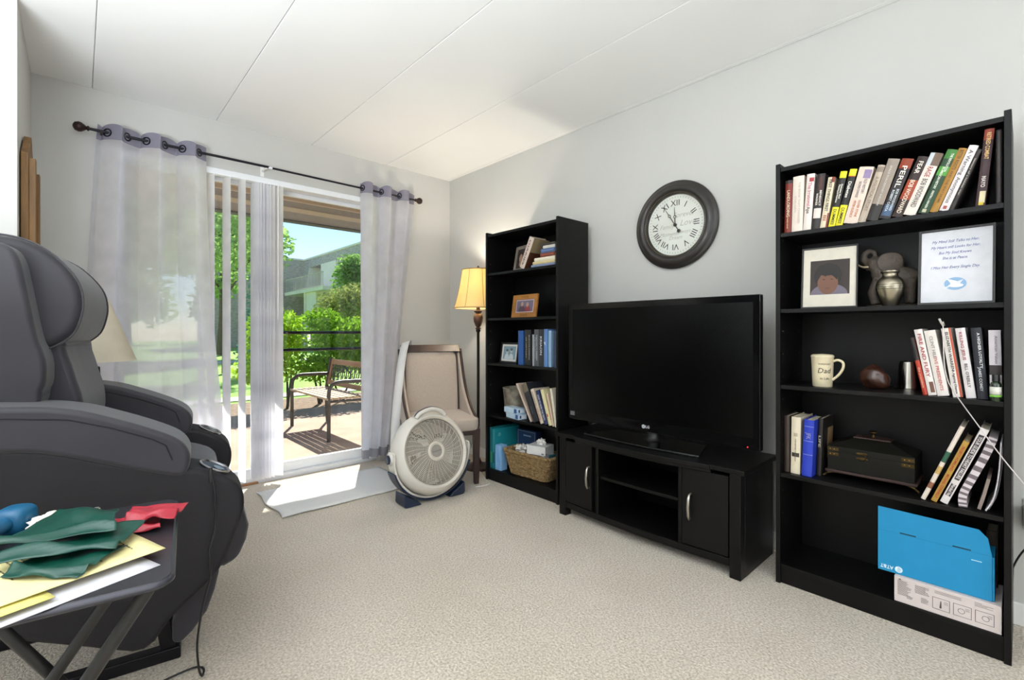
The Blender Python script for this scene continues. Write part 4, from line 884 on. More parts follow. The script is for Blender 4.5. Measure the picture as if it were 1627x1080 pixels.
# ---------------------------------------------------------------- picture frames
def frame(label, loc, w, h, border, fm, rz=0, tilt=8, mat_c=None, name='picture_frame', thick=0.014):
    """standing frame; faces -X; local y to the viewer's left"""
    t = thing(name, label, 'picture frame', (loc[0], loc[1], loc[2] + thick * math.sin(R(tilt)) + 0.0004), rot=(0, R(tilt), R(rz)))
    o = [(-w / 2, 0), (w / 2, 0), (w / 2, h), (-w / 2, h)]; b = border; i = [(-w / 2 + b, b), (w / 2 - b, b), (w / 2 - b, h - b), (-w / 2 + b, h - b)]
    v = [(0, y, z) for y, z in o] + [(0.002, y, z) for y, z in i] + [(thick, y, z) for y, z in o] + [(thick, y, z) for y, z in i]; f = []
    for k in range(4):
        q = (k + 1) % 4; f += [(k, q, 4 + q, 4 + k), (8 + k, 12 + k, 12 + q, 8 + q), (k, 8 + k, 8 + q, q), (4 + k, 4 + q, 12 + q, 12 + k)]
    MB().add(v, f).build('frame', fm, t, bevel=0.0012, seg=1)
    MB().box(thick * 0.55, thick * 0.8, -w / 2 + b * 0.8, w / 2 - b * 0.8, b * 0.8, h - b * 0.8).build('backing', paint(mat_c or 'dddddd', 0.6), t)
    MB().prism([(thick * 0.9, h * 0.62), (thick * 0.9, h * 0.55), (0.065 if h > 0.16 else 0.05, 0.008 + 0.012 * (tilt > 5)), (0.07 if h > 0.16 else 0.055, 0.008 + 0.012 * (tilt > 5))], -0.012, 0.012, 'y').build('easel', paint('222222'), t)
    return t
def flat(t, name, col, pts, x):
    return MB().prism(pts, x - 0.0003, x, 'x').build(name, paint(col, 0.55), t)
def oval(cy, cz, ry, rz_, n=20, a0=0, a1=360): return [(cy + ry * math.cos(R(a0 + (a1 - a0) * k / n)), cz + rz_ * math.sin(R(a0 + (a1 - a0) * k / n))) for k in range(n + (a1 - a0 != 360))]
def rect(y0, y1, z0, z1): return [(y0, z0), (y1, z0), (y1, z1), (y0, z1)]
Z2 = SH[1] + 0.0005
M_bf = mat('black_frame', '161413', 0.4)
f1 = frame('black frame with wide white mat around a small portrait photo', (2.315, 0.560, Z2), 0.200, 0.262, 0.006, M_bf, 4, 6, 'd6cfc0')
flat(f1, 'photo', '2c2018', rect(-0.072, 0.068, 0.058, 0.205), 0.0075)
flat(f1, 'photo_shoulders', '6c6472', oval(0.0, 0.058, 0.066, 0.045, 20, 0, 180), 0.0071)
flat(f1, 'photo_hair', '130d09', oval(0.004, 0.138, 0.050, 0.054), 0.0068)
flat(f1, 'photo_face', '6f4a37', oval(0.004, 0.110, 0.037, 0.052), 0.0064)
flat(f1, 'photo_fringe', '130d09', oval(0.006, 0.156, 0.038, 0.018), 0.0060)
flat(f1, 'photo_fringe', '130d09', [(0.036, 0.160), (0.040, 0.118), (0.026, 0.146), (0.012, 0.134), (0.002, 0.146), (-0.014, 0.136), (-0.030, 0.118), (-0.030, 0.160)], 0.0058)
for s in (-1, 1): flat(f1, 'photo_eye', '3c261d', oval(0.004 + s * 0.014, 0.122, 0.005, 0.0022, 10), 0.0061)
flat(f1, 'photo_mouth', '5f382d', oval(0.004, 0.084, 0.010, 0.0026, 12), 0.0061)
f2 = frame('black frame holding a white poem sheet with blue script and dove', (2.318, 0.172, Z2), 0.206, 0.280, 0.008, M_bf, -3, 5, 'dfe0e6')
for s, z, wd in (('My Mind Still Talks to Her,', 0.232, 0.125), ('My Heart still Looks for Her,', 0.211, 0.131), ('But My Soul Knows', 0.190, 0.088), ('She is at Peace.', 0.170, 0.068), ('I Miss Her Every Single Day.', 0.136, 0.131)):
    text(s, 0.014, paint('3c4c9a', 0.6), f2, (0.0068, 0.002, z), (0, -1, 0), (0, 0, 1), name='poem_line', shear=0.35, width=wd)
flat(f2, 'dove_sky', '8fb4d8', oval(0.0, 0.075, 0.030, 0.023), 0.0072)
flat(f2, 'dove_wing', 'f0f1f4', [(0.012, 0.070), (-0.012, 0.068), (-0.004, 0.084), (0.024, 0.094), (0.014, 0.080)], 0.0066)
flat(f2, 'dove_wing', 'dfe4ec', [(0.004, 0.072), (-0.012, 0.072), (-0.022, 0.090), (-0.004, 0.082)], 0.0063)
flat(f2, 'dove_body', 'f4f4f6', oval(-0.002, 0.068, 0.020, 0.007), 0.0060)
flat(f2, 'dove_tail', 'e6e8ee', [(0.014, 0.070), (0.032, 0.060), (0.030, 0.056), (0.014, 0.064)], 0.0064)

# pewter urn
ur = thing('urn', 'small brushed-metal urn with three dark bands before the elephant', 'urn', (2.335, 0.357, Z2))
M_pew = mat('brushed_pewter', 'a39b88', 0.3, metal=1.0, var=0.05, scale=40, stretch=(1, 1, 0.05))
MB().lathe([(0.024, 0), (0.025, 0.002), (0.032, 0.022), (0.040, 0.045), (0.0455, 0.068), (0.046, 0.080), (0.043, 0.094), (0.036, 0.106), (0.028, 0.114), (0.025, 0.119), (0.0245, 0.126), (0.026, 0.130), (0.030, 0.134), (0.030, 0.138), (0.026, 0.139), (0.0, 0.139)], 40).build('vessel', M_pew, ur, smooth=35)
for z, r in ((0.068, 0.0456), (0.076, 0.0462), (0.084, 0.0456)):
    MB().tube([(r * math.cos(2 * math.pi * k / 40), r * math.sin(2 * math.pi * k / 40), z) for k in range(40)], 0.0009, 5, closed=True).build('band', paint('2b2822', 0.4), ur, smooth=60)
MB().tube([(0.0285 * math.cos(2 * math.pi * k / 40), 0.0285 * math.sin(2 * math.pi * k / 40), 0.1305) for k in range(40)], 0.0008, 5, closed=True).build('lid_joint', paint('2b2822', 0.4), ur, smooth=60)
# elephant figurine, trunk raised
EL = thing('elephant_figurine', 'grey elephant figurine with raised curled trunk behind the urn', 'figurine', (2.46, 0.375, Z2 + 0.002))
M_ele = mat('elephant_resin', '5b5148', 0.6, var=0.25, scale=25, bump=0.3, bscale=90)
mb = MB()
mb.ell((0, -0.035, 0.115), (0.038, 0.062, 0.048)); mb.ell((0, 0.02, 0.135), (0.034, 0.042, 0.046)); mb.ell((0, 0.048, 0.182), (0.028, 0.036, 0.032))
mb.tube([(0, 0.03, 0.14), (0, 0.045, 0.18)], [0.036, 0.026], 14)
tr = interp([(0, 0.060, 0.182), (0, 0.078, 0.190), (0, 0.090, 0.205), (0, 0.088, 0.226), (0, 0.072, 0.238), (0, 0.055, 0.232), (0, 0.052, 0.218), (0, 0.062, 0.214)], 5)
mb.tube(tr, [0.018 - 0.0125 * i / (len(tr) - 1) for i in range(len(tr))], 10)
mb.tube([(0, 0.066, 0.168), (0, 0.084, 0.160)], [0.012, 0.006], 10)
for x in (-0.02, 0.02):
    for y, k in ((0.035, 0), (-0.065, 1)): mb.tube([(x, y, 0.11), (x, y + (0.022 if k == 0 and x < 0 else 0.0), 0.06), (x, y + (0.01 if k == 0 and x < 0 else 0), 0.012)], [0.023, 0.018, 0.018], 12)
mb.tube([(0.0, -0.095, 0.13), (0, -0.105, 0.10), (0, -0.1, 0.07)], [0.006, 0.004, 0.004], 8)
ob = mb.build('body', M_ele, EL, smooth=180, weld=False)
rm = ob.modifiers.new('remesh', 'REMESH'); rm.mode = 'VOXEL'; rm.voxel_size = 0.0042; rm.use_smooth_shade = True
md = ob.modifiers.new('smooth', 'SMOOTH'); md.iterations = 6; md.factor = 0.5
for s in (-1, 1):
    Me = Matrix.Translation((0.026 * s - 0.004, 0.010, 0.182)) @ Matrix.Rotation(R(-20 * s), 4, 'Z')
    MB().ell((0, -0.014, 0), (0.005, 0.044, 0.040), p=0.9, nu=20, nv=12, M=Me).build('ear', M_ele, EL, smooth=180)
    MB().tube(interp([(0.014 * s, 0.070, 0.172), (0.016 * s, 0.090, 0.172), (0.016 * s, 0.106, 0.182), (0.014 * s, 0.114, 0.192)], 4), [0.0055 - 0.0045 * i / 12 for i in range(13)], 8).build('tusk', paint('c7b592', 0.4), EL, smooth=60)
MB().ell((0, -0.01, 0.006), (0.05, 0.095, 0.007), nu=28, nv=8).build('base', M_ele, EL, smooth=180)

# mug with script
mu = thing('mug', 'cream mug with black script lettering and a loop handle', 'mug', (2.335, 0.585, Z3))
M_mug = mat('cream_glaze', 'dccfae', 0.3, var=0.03, coat=0.3)
MB().lathe([(0.0, 0.0), (0.034, 0.0), (0.036, 0.003), (0.0385, 0.06), (0.041, 0.122), (0.043, 0.126), (0.042, 0.131), (0.036, 0.136), (0.0, 0.139)], 40).build('cup', M_mug, mu, smooth=40)
MB().tube(interp([(0, -0.038, 0.108), (0, -0.056, 0.114), (0, -0.073, 0.104), (0, -0.073, 0.080), (0, -0.058, 0.052), (0, -0.036, 0.030)], 5), 0.0052, 10).build('handle', M_mug, mu, smooth=60)
def wrap_text(s, size, z, r, off=0.0, shear=0.0, width=None):
    me = text_mesh(s, size, shear=shear, width=width).copy(); me.materials.clear(); me.materials.append(paint('2a2622'))
    for v in me.vertices:
        a = math.pi + (v.co.x) / r + off; v.co = Vector((r * math.cos(a), r * math.sin(a), z + v.co.y))
    ob = bpy.data.objects.new('lettering', me); COL.objects.link(ob); ob.parent = mu
wrap_text("WORLD'S BEST", 0.010, 0.096, 0.0408, 0.45, 0.1, 0.046); wrap_text('Dad', 0.030, 0.068, 0.0398, 0.45, 0.2, 0.050); wrap_text('in Life', 0.014, 0.036, 0.0386, 0.45, 0.2, 0.034)
# brown stone
rk = thing('stone', 'rounded dark brown stone lump between mug and steel cup', 'stone', (2.40, 0.415, Z3))
def rock(u, v):
    a = 2 * math.pi * u; b = math.pi * v; x, y, z = math.sin(b) * math.cos(a), math.sin(b) * math.sin(a), math.cos(b)
    k = 1 + 0.06 * math.sin(5 * x + 3 * y) + 0.05 * math.sin(7 * z + 4 * x)
    return (0.035 * k * x, 0.050 * k * y * (1 - 0.25 * max(0, z)), max(0.0, 0.044 + 0.050 * k * z + 0.008 * y))
MB().grid(rock, 30, 16).build('lump', mat('brown_mineral', '3f2419', 0.35, var=0.5, scale=30, coat=0.4, bump=0.3, bscale=60), rk, smooth=50)
# steel cup turned over
sc = thing('steel_cup', 'shiny steel cup turned upside down beside the leaning books', 'cup', (2.494, 0.318, Z3))
MB().lathe([(0.049, 0.0), (0.049, 0.003), (0.042, 0.005), (0.040, 0.02), (0.035, 0.10), (0.0335, 0.110), (0.031, 0.112), (0.029, 0.108), (0.0, 0.108)], 40).build('cup', mat('polished_steel', 'a8a49c', 0.18, metal=1.0), sc, smooth=35)
# small bottle
bo = thing('dropper_bottle', 'small dark bottle with black cap and white-green label', 'bottle', (2.270, 0.067, Z3))
MB().lathe([(0.0, 0), (0.0135, 0.0), (0.0145, 0.003), (0.0145, 0.055), (0.011, 0.063), (0.007, 0.066), (0.007, 0.070), (0, 0.070)], 24).build('bottle', mat('amber_glass', '1c2a16', 0.15, coat=0.5), bo, smooth=40)
MB().lathe([(0.0095, 0.066), (0.0095, 0.088), (0.0085, 0.090), (0, 0.090)], 20).build('cap', paint('171515', 0.4), bo, smooth=40)
MB().lathe([(0.0149, 0.022), (0.0149, 0.048)], 24, cap=False).build('label', paint('d8d6cc', 0.5), bo, smooth=60, solid=0.0003)
MB().lathe([(0.0149, 0.014), (0.0149, 0.0215)], 24, cap=False).build('label', paint('6fae3c', 0.5), bo, smooth=60, solid=0.0003)

# wooden casket with brass fittings
cs = thing('casket', 'dark wooden casket with pitched lid, knob and brass corners', 'box', (2.355, 0.286, Z4))
M_cas = mat('dark_olive_wood', '14130e', 0.5, spec=0.2, var=0.3, scale=8, stretch=(4, 0.6, 4)); M_casr = mat('casket_red_trim', '34201a', 0.45, var=0.2)
M_brs = mat('aged_brass', '4f4026', 0.45, metal=0.9, var=0.3, scale=50)
LY, LX = 0.285, 0.178
MB().box(0, LX, 0, LY, 0.030, 0.108).build('box_body', M_cas, cs, bevel=0.001)
MB().box(-0.008, LX + 0.008, -0.008, LY + 0.008, 0.022, 0.034).build('plinth', M_casr, cs, bevel=0.003)
MB().box(-0.001, LX + 0.001, -0.001, LY + 0.001, 0.1085, 0.132).build('lid_rim', M_cas, cs, bevel=0.001)
MB().add([(0, 0, .132), (LX, 0, .132), (LX, LY, .132), (0, LY, .132), (LX * .33, LY * .30, .168), (LX * .67, LY * .30, .168), (LX * .67, LY * .70, .168), (LX * .33, LY * .70, .168)],
         [(0, 3, 2, 1), (4, 5, 6, 7), (0, 1, 5, 4), (1, 2, 6, 5), (2, 3, 7, 6), (3, 0, 4, 7)]).build('lid', M_cas, cs)
MB().box(LX * .30, LX * .70, LY * .28, LY * .72, .168, .174).build('lid_cap', M_casr, cs, bevel=0.002)
MB().lathe([(0.006, 0.174), (0.005, 0.186), (0.008, 0.190), (0.013, 0.194), (0.013, 0.198), (0.006, 0.202), (0, 0.203)], 18, c=(LX / 2, LY / 2, 0)).build('knob', M_brs, cs, smooth=40)
for y in (0.0, LY - 0.04):
    for z in (0.113, 0.092):
        b1 = MB().box(-0.0025, 0.0, y, y + 0.04, z, z + 0.014).build('corner_plate', M_brs, cs, bevel=0.001)
        for k in (0.016, 0.03): MB().ell((-0.003, y + k, z + 0.007), (0.0018, 0.0025, 0.0025), nu=10, nv=6).build('stud', mat('brass_stud', 'c8a860', 0.25, metal=1.0), b1, smooth=180)
for z in (0.116, 0.096): MB().ell((-0.0015, LY * 0.58, z), (0.0015, 0.020, 0.0055), p=0.6, nu=20, nv=8).build('hasp_plate', M_brs, cs, smooth=180)
MB().tube(interp([(-0.004, LY * .56, 0.118), (-0.008, LY * .535, 0.110), (-0.008, LY * .54, 0.096), (-0.004, LY * .58, 0.088)], 4), 0.0018, 6).build('hasp_hook', M_brs, cs, smooth=60)
for x in (0.0, LX):
    for y in (0.0, LY):
        sy = -1 if y == 0 else 1; sx = -1 if x == 0 else 1
        MB().tube(interp([(x - sx * 0.004, y - sy * 0.02, 0.022), (x + sx * 0.004, y - sy * 0.004, 0.018), (x + sx * 0.003, y + sy * 0.006, 0.010), (x + sx * 0.008, y + sy * 0.014, 0.0045)], 4), [0.006 - 0.0015 * i / 12 for i in range(13)], 8).build('foot', M_brs, cs, smooth=60)
# white carton with printed instructions, blue shipping box on top
Z5 = SH[4] + 0.0005
wb = thing('carton', 'flat white carton with printed instructions on the lowest shelf', 'box', (2.268, 0.053, Z5))
MB().box(0, 0.20, 0, 0.282, 0, 0.094).build('carton_body', mat('white_card', 'cfc3bf', 0.7, var=0.03), wb, bevel=0.0015)
pr = MB(); rr = random.Random(4)
def ln(y0, y1, z, hgt=0.0011): pr.add([(-0.0005, y0, z), (-0.0005, y1, z), (-0.0005, y1, z + hgt), (-0.0005, y0, z + hgt)], [(0, 1, 2, 3)])
for yy, zt, n_, wd in ((0.272, 0.080, 10, 0.042), (0.272, 0.046, 6, 0.046), (0.222, 0.080, 9, 0.042), (0.205, 0.040, 6, 0.024), (0.246, 0.032, 4, 0.018)):
    for k in range(n_): ln(yy - wd * (0.6 + 0.4 * rr.random()), yy, zt - k * 0.0034)
for k in range(3): ln(0.098, 0.168, 0.082 - k * 0.004)
for k in range(4): ln(0.06 - 0.045 * rr.random(), 0.065, 0.084 - k * 0.004)
for y0 in (0.128, 0.073, 0.018):
    y1 = y0 + 0.045; z0, z1 = 0.018, 0.058
    for a in ((y0, y1, z0), (y0, y1, z1)): ln(*a, 0.0014)
    for y in (y0, y1): pr.add([(-0.0005, y - 0.0007, z0), (-0.0005, y + 0.0007, z0), (-0.0005, y + 0.0007, z1 + 0.0014), (-0.0005, y - 0.0007, z1 + 0.0014)], [(0, 1, 2, 3)])
    for k in range(3): ln(y0 + 0.004, y0 + 0.015, 0.050 - 0.004 * k)
for yc in (0.098, 0.038): pr.tube([(-0.0006, yc + 0.0085 * math.cos(2 * math.pi * k / 18), 0.038 + 0.0085 * math.sin(2 * math.pi * k / 18)) for k in range(18)], 0.0005, 4, closed=True)
pr.tube([(-0.0006, 0.152, 0.026), (-0.0006, 0.151, 0.05)], [0.003, 0.0012], 6)
pr.add([(-0.0006, 0.270, 0.0835), (-0.0006, 0.260, 0.0835), (-0.0006, 0.265, 0.0885)], [(0, 1, 2)])
pr.build('printed_instructions', paint('4a3f3e', 0.7), wb, weld=False)['kind'] = 'stuff'
bb = thing('shipping_box', 'bright blue shipping box with slotted flap on the white carton', 'box', (2.285, 0.076, SH[4] + 0.0955))
M_blue = mat('att_blue', '0d86b8', 0.55, var=0.03); BZ = -0.0
MB().prism([(0.0, 0), (0.311, 0), (0.311, 0.243), (0.032, 0.236), (0.010, 0.212), (0.0, 0.155)], 0.0, 0.003, 'x').build('front_flap', M_blue, bb, bevel=0.0008, seg=1)
MB().box(0.004, 0.13, -0.006, 0.300, 0.0, 0.150).build('box_body', M_blue, bb, bevel=0.001, seg=1)
for y0 in (0.198, 0.052): MB().box(-0.0008, 0.0, y0, y0 + 0.047, 0.156, 0.160).build('slot', paint('0a2c3c', 0.7), bb)
MB().box(-0.0005, 0.0, 0.0, 0.311, 0.1535, 0.1545).build('crease', paint('0a74a2', 0.7), bb)
MB().box(-0.0006, 0.0, 0.025, 0.051, 0.125, 0.1275).build('print_mark', paint('bfe2ee', 0.6), bb)
wh = paint('d8e8ee', 0.6)
text('AT&T', 0.019, wh, bb, (-0.0006, 0.2835, 0.018), (0, 1, 0), (0, 0, -1), width=0.040, bold=0.0004)
gl = MB().prism(oval(0.248, 0.018, 0.0115, 0.0115, 24), -0.0008, -0.0002, 'x').build('logo_globe', wh, bb)
for k in range(4):
    z = 0.018 - 0.007 + 0.0045 * k; MB().box(-0.0012, -0.0008, 0.2405 + 0.002 * abs(k - 1.5), 0.254 - 0.001 * k, z, z + 0.0013).build('logo_stripe', M_blue, gl)
bk2 = book('dark paperback half hidden behind the blue shipping box', 2.425, 0.066, SH[4] + 0.0955, 0.030, 0.20, 0, 0.11, '3a2f28', [], [], None)
# white charging cable over the shelves
cc = thing('charging_cable', 'thin white cable trailing from the books down across the bookcase', 'cable', (2.245, 0.19, 0))
MB().tube(interp([(0.12, 0.012, 1.122), (0.06, 0.010, 1.130), (0.02, 0.008, 1.124), (-0.006, 0.004, 1.02), (-0.006, -0.002, 0.95), (-0.008, -0.02, 0.895), (-0.006, -0.085, 0.777), (-0.004, -0.138, 0.685), (0.02, -0.20, 0.585), (0.18, -0.24, 0.50), (0.33, -0.25, 0.44)], 6), 0.0018, 6).build('cable', paint('cfc6c4', 0.5), cc, smooth=60)
MB().tube([(0.02, 0.008, 1.120), (0.0, 0.012, 1.132), (-0.004, 0.016, 1.144)], 0.0034, 8).build('plug', paint('d9d4d2', 0.4), cc, smooth=60)
ol = thing('wall_outlet', 'grey plug block in the wall outlet beside the bookcase', 'outlet', (2.60, -0.03, 0.42))
MB().box(-0.006, 0.0, -0.035, 0.035, -0.057, 0.057).build('cover_plate', M_white, ol, bevel=0.002)
MB().box(-0.05, -0.006, -0.025, 0.036, -0.035, 0.035).build('plug_block', paint('8d8a86', 0.5), ol, bevel=0.004)
c2 = thing('power_cord', 'black power cord hanging on the wall beside the bookcase', 'cord', (2.58, -0.05, 0.30))
MB().tube(interp([(-0.03, -0.02, 0.085), (-0.02, 0.0, 0.07), (-0.016, 0.05, 0.0), (-0.014, 0.078, -0.07), (-0.01, 0.082, -0.11), (0.002, 0.085, -0.25)], 6), 0.003, 6).build('cable', M_cord, c2, smooth=60)

# ================================================================== contents of the bookcase beside the chair
G1 = 'books on the top shelf by the lamp'
lf = frame('weathered silver frame with a portrait of a dark-haired woman', (2.335, 2.475, SH[0] + 0.0005), 0.150, 0.190, 0.024, mat('weathered_silver', '8a7f74', 0.45, metal=0.3, var=0.3, scale=20), -12, 10, '322b28', name='photo_frame')
flat(lf, 'photo_hair', '17110f', oval(0.0, 0.100, 0.034, 0.045), 0.0072)
flat(lf, 'photo_shoulders', '2b2322', oval(0.0, 0.028, 0.044, 0.034, 20, 0, 180), 0.0068)
flat(lf, 'photo_neck', '9a7462', [(-0.014, 0.045), (0.014, 0.045), (0.010, 0.085), (-0.010, 0.085)], 0.0066)
flat(lf, 'photo_face', 'ab8472', oval(0.0, 0.103, 0.021, 0.028), 0.0062)
for s in (-1, 1): flat(lf, 'photo_eye', '2a1c18', oval(s * 0.008, 0.107, 0.003, 0.0014, 10), 0.0058)
flat(lf, 'photo_mouth', '7d4742', oval(0, 0.089, 0.006, 0.0017, 10), 0.0058)
book('tilted hardback with tan and brown cover bearing a green oval emblem', 2.262, 2.340, SH[0] + 0.0006, 0.046, 0.222, 27, 0.155, 'c8b8ac', [('DIARIES', 0.5, 0.8, '5a3a30', 0.5, 0.02)], [], G1,
     side=[(0.55, 1.0, 0.02, 1.0, '8f7e5e'), (0.0, 0.55, 0.02, 1.0, '4f2c1c')])
stk = [('7e8aa8', 0.018, 0.215, 'flat slate-blue book at the bottom of the pile'), ('c9b98e', 0.020, 0.200, 'flat straw-coloured book, second from the bottom of the pile'), ('ddd5c0', 0.022, 0.185, 'flat ivory book above the straw-coloured one'),
       ('6b3023', 0.026, 0.13, 'flat brown-red book in the middle of the pile'), ('4a5f86', 0.028, 0.125, 'flat blue book above the brown-red one'), ('c9c5bd', 0.018, 0.105, 'flat pale grey book near the top of the pile'), ('3a3835', 0.016, 0.12, 'flat black book topping the pile')]
z = SH[0] + 0.0006
for cv, t, h, lab in stk:
    book(lab, 2.262, 2.050 + h, z, t, h, 0, 0.15, cv, [('x', 0, 0, cv)][:0], [(0.1, 0.9, {'6b3023': '8a4a38', '4a5f86': '5f76a0'}.get(cv, cv), 0.3, 0.7)], G1, flat=True); z += t + 0.0006
pf = thing('document_sleeve', 'pale blue sleeve of papers upright beside the book pile', 'folder', (2.262, 2.0215, SH[0] + 0.0006))
MB().prism([(0.0, 0.0), (0.012, 0.0), (0.012, 0.12), (0.022, 0.225), (0.012, 0.225), (0.0, 0.13)], 0, 0.16, 'x').build('sleeve', paint('9aa3bf', 0.4), pf, bevel=0.001)

M_oak = mat('honey_oak', 'a8702e', 0.45, var=0.2, scale=6, stretch=(4, 0.7, 4))
wf = frame('honey-coloured wooden frame with carved scrolls around a couple photo', (2.33, 2.42, SH[1] + 0.0005), 0.270, 0.165, 0.034, M_oak, -4, 8, '8a7680', name='photo_frame')
flat(wf, 'photo_mount', 'd5c4c4', rect(-0.095, 0.095, 0.038, 0.127), 0.0074)
flat(wf, 'photo_print', '6f6476', rect(-0.090, 0.090, 0.042, 0.123), 0.0070)
for cy, hair, col, zz in ((0.03, '9a8a86', '5a4450', 0.098), (-0.028, 'a88f80', '8a4048', 0.092)):
    flat(wf, 'photo_person', col, oval(cy, 0.043, 0.040, 0.042, 18, 0, 180), 0.0066); flat(wf, 'photo_hair', hair, oval(cy, zz, 0.0145, 0.0165), 0.0063); flat(wf, 'photo_face', 'b58a7a', oval(cy, zz - 0.004, 0.011, 0.013), 0.0060)
for z in (0.017, 0.148):
    for k in range(-2, 3): MB().tube([(0.0006, 0.016 * k + 0.006 * math.cos(2 * math.pi * i / 12), z + 0.0055 * math.sin(2 * math.pi * i / 12)) for i in range(12)], 0.001, 4, closed=True).build('carved_scroll', paint('4a2c10', 0.6), wf)
bf = frame('black and white frame with a blue-grey photo of two figures', (2.305, 2.555, SH[2] + 0.0005), 0.215, 0.152, 0.014, M_bf, -6, 8, 'd8d6d0', name='photo_frame')
flat(bf, 'photo_print', '7f98a2', rect(-0.075, 0.075, 0.028, 0.124), 0.0074)
for cy, zz in ((0.028, 0.085), (-0.024, 0.092)):
    flat(bf, 'photo_person', 'c4cdd0', oval(cy, 0.029, 0.028, 0.042, 18, 0, 180), 0.0070); flat(bf, 'photo_face', 'b3bcbc', oval(cy, zz, 0.014, 0.017), 0.0066); flat(bf, 'photo_hair', '4f5a5e', oval(cy, zz + 0.009, 0.0145, 0.010), 0.0063)
gl_ = thing('plastic_strip', 'curved turquoise plastic strip standing behind the black and white frame', 'strip', (2.345, 2.415, SH[2]))
MB().tube(interp([(0, 0.0, 0.001), (0, 0.004, 0.13), (0, 0.010, 0.20), (0, 0.026, 0.235)], 5), 0.003, 6).build('strip_body', paint('3f9ab0', 0.4), gl_, smooth=60)
G2 = 'upright books on the third shelf by the lamp'
thr = [(2.352, 0.050, 0.238, '24508f', [], 'bright blue hardback on the third shelf'), (2.274, 0.062, 0.245, '17181a', [('ENCYCLOPEDIA', 0.5, 0.7, 'b9b4a2', 0.25, 0.011), ('OF HISTORY', 0.5, 0.6, '9d9886', 0.7, 0.012)], 'thick black hardback with pale print along its spine'),
       (2.245, 0.018, 0.212, '8c9096', [], 'short thin grey book next to the thick black one'), (2.202, 0.042, 0.246, '4d5156', [('SOMETHING TO REMEMBER', 0.5, 0.7, 'b5b9be', 0.35, 0.012), ('THE COLLECTION', 0.5, 0.6, 'a4a8ad', 0.7, 0.011)], 'charcoal hardback with two grey title lines'),
       (2.158, 0.040, 0.246, '2a2c30', [('KRIAON', 0.56, 0.5, 'd6d6d6', 0.5, 0.026)], 'black hardback with large white capitals'), (2.122, 0.033, 0.248, '5a7fb4', [('y', 0.62, 0.1, 'dfe6ee')], 'sky-blue hardback with a white mark'), (2.090, 0.024, 0.238, '88a8c4', [], 'pale blue paperback next to the sky-blue one'), (2.044, 0.020, 0.235, '33405e', [], 'navy paperback at the dark end of the third shelf')]
for y, t, h, cv, tx, lab in thr: book(lab, 2.268, y, SH[2] + 0.0006, t, h, 0, 0.16, cv, tx, [], G2)
# pot, cartons, leaning books on the fourth shelf
pt = thing('metal_bucket', 'mottled galvanized bucket with side handles on the fourth shelf', 'bucket', (2.425, 2.585, SH[3] + 0.0005))
M_galv = mat('galvanized', 'c2b8a6', 0.45, metal=0.4, scale=14, color2='5b5448', bump=0.15, bscale=20)
MB().lathe([(0.0, 0.0), (0.085, 0.0), (0.087, 0.003), (0.104, 0.19), (0.107, 0.194), (0.104, 0.197), (0.100, 0.19), (0.083, 0.01), (0, 0.01)], 40).build('pail', M_galv, pt, smooth=40)
for s in (1,): MB().tube(interp([(-0.02, s * 0.098, 0.165), (-0.01, s * 0.112, 0.172), (0.012, s * 0.112, 0.172), (0.02, s * 0.098, 0.165)], 5), 0.004, 6).build('handle', M_steel, pt, smooth=60)
for i, (dz, lab, dy) in enumerate(((0.0, 'lower of two stacked light-blue cartons', 0.0), (0.0385, 'upper of two stacked light-blue cartons', 0.012))):
    cx = thing('small_carton', lab, 'box', (2.252, 2.385 + dy, SH[3] + 0.0006 + dz), -8 + 3 * i, group='light-blue cartons on the fourth shelf')
    MB().box(0, 0.075, 0, 0.150, 0, 0.037).build('carton_body', mat('pale_blue_card', '9fc0d8', 0.5, color2='c9dbe6', scale=9), cx, bevel=0.001)
    MB().box(-0.0006, 0, 0.005, 0.035, 0.004, 0.033).build('label_panel', paint('2f4f86', 0.5), cx)
    MB().box(0.01, 0.065, -0.0006, 0, 0.006, 0.030).build('label_panel', paint('dfe6ec', 0.5), cx)
    MB().box(0.012, 0.026, -0.0012, -0.0006, 0.008, 0.028).build('label_mark', paint('2a4276', 0.5), cx)
G6 = 'slanted books on the fourth shelf by the lamp'
fo4 = [(2.272, 0.014, 0.285, -30, 'b8a594', [], [], 'thin beige slanted book farthest from the bookcase side'), (2.205, 0.050, 0.272, -26.5, '24262c', [('STUDY GUIDE', 0.3, 0.2, '6d7076', 0.5, 0.012)], [(0.78, 1.0, '6a5f50', 0.0, 1.0)], 'dark slanted hardback with a brown-taupe top'),
       (2.160, 0.030, 0.240, -23.5, 'c3b6a2', [('GOD LOVES', 0.28, 0.34, 'a04a40'), ('A STUDY IN', 0.72, 0.4, '5d5348', 0.5, 0.010)], [], 'beige slanted book with red words low on the spine'), (2.122, 0.030, 0.232, -21, '1e2a50', [('HOW TO READ THE TEXTS', 0.5, 0.74, 'd3d8e4')], [], 'navy slanted book with white title'),
       (2.086, 0.028, 0.240, -19, 'd0c89c', [('a', 0.2, 0.02, 'a8322a')], [(0.24, 0.32, 'a8322a', 0.35, 0.75)], 'pale yellow slanted book with a red spot'), (2.066, 0.014, 0.215, -16, 'c6b09a', [('notes on living', 0.5, 0.6, 'a8584a')], [], 'thin rosy-beige slanted book'), (2.041, 0.018, 0.245, -11, 'd9d2be', [], [], 'ivory slanted book resting on the bookcase side')]
for y, t, h, le, cv, tx, bd, lab in fo4: book(lab, 2.258, y - 0.012, SH[3] + 0.0008, t, h, le, 0.155, cv, tx, bd, G6)
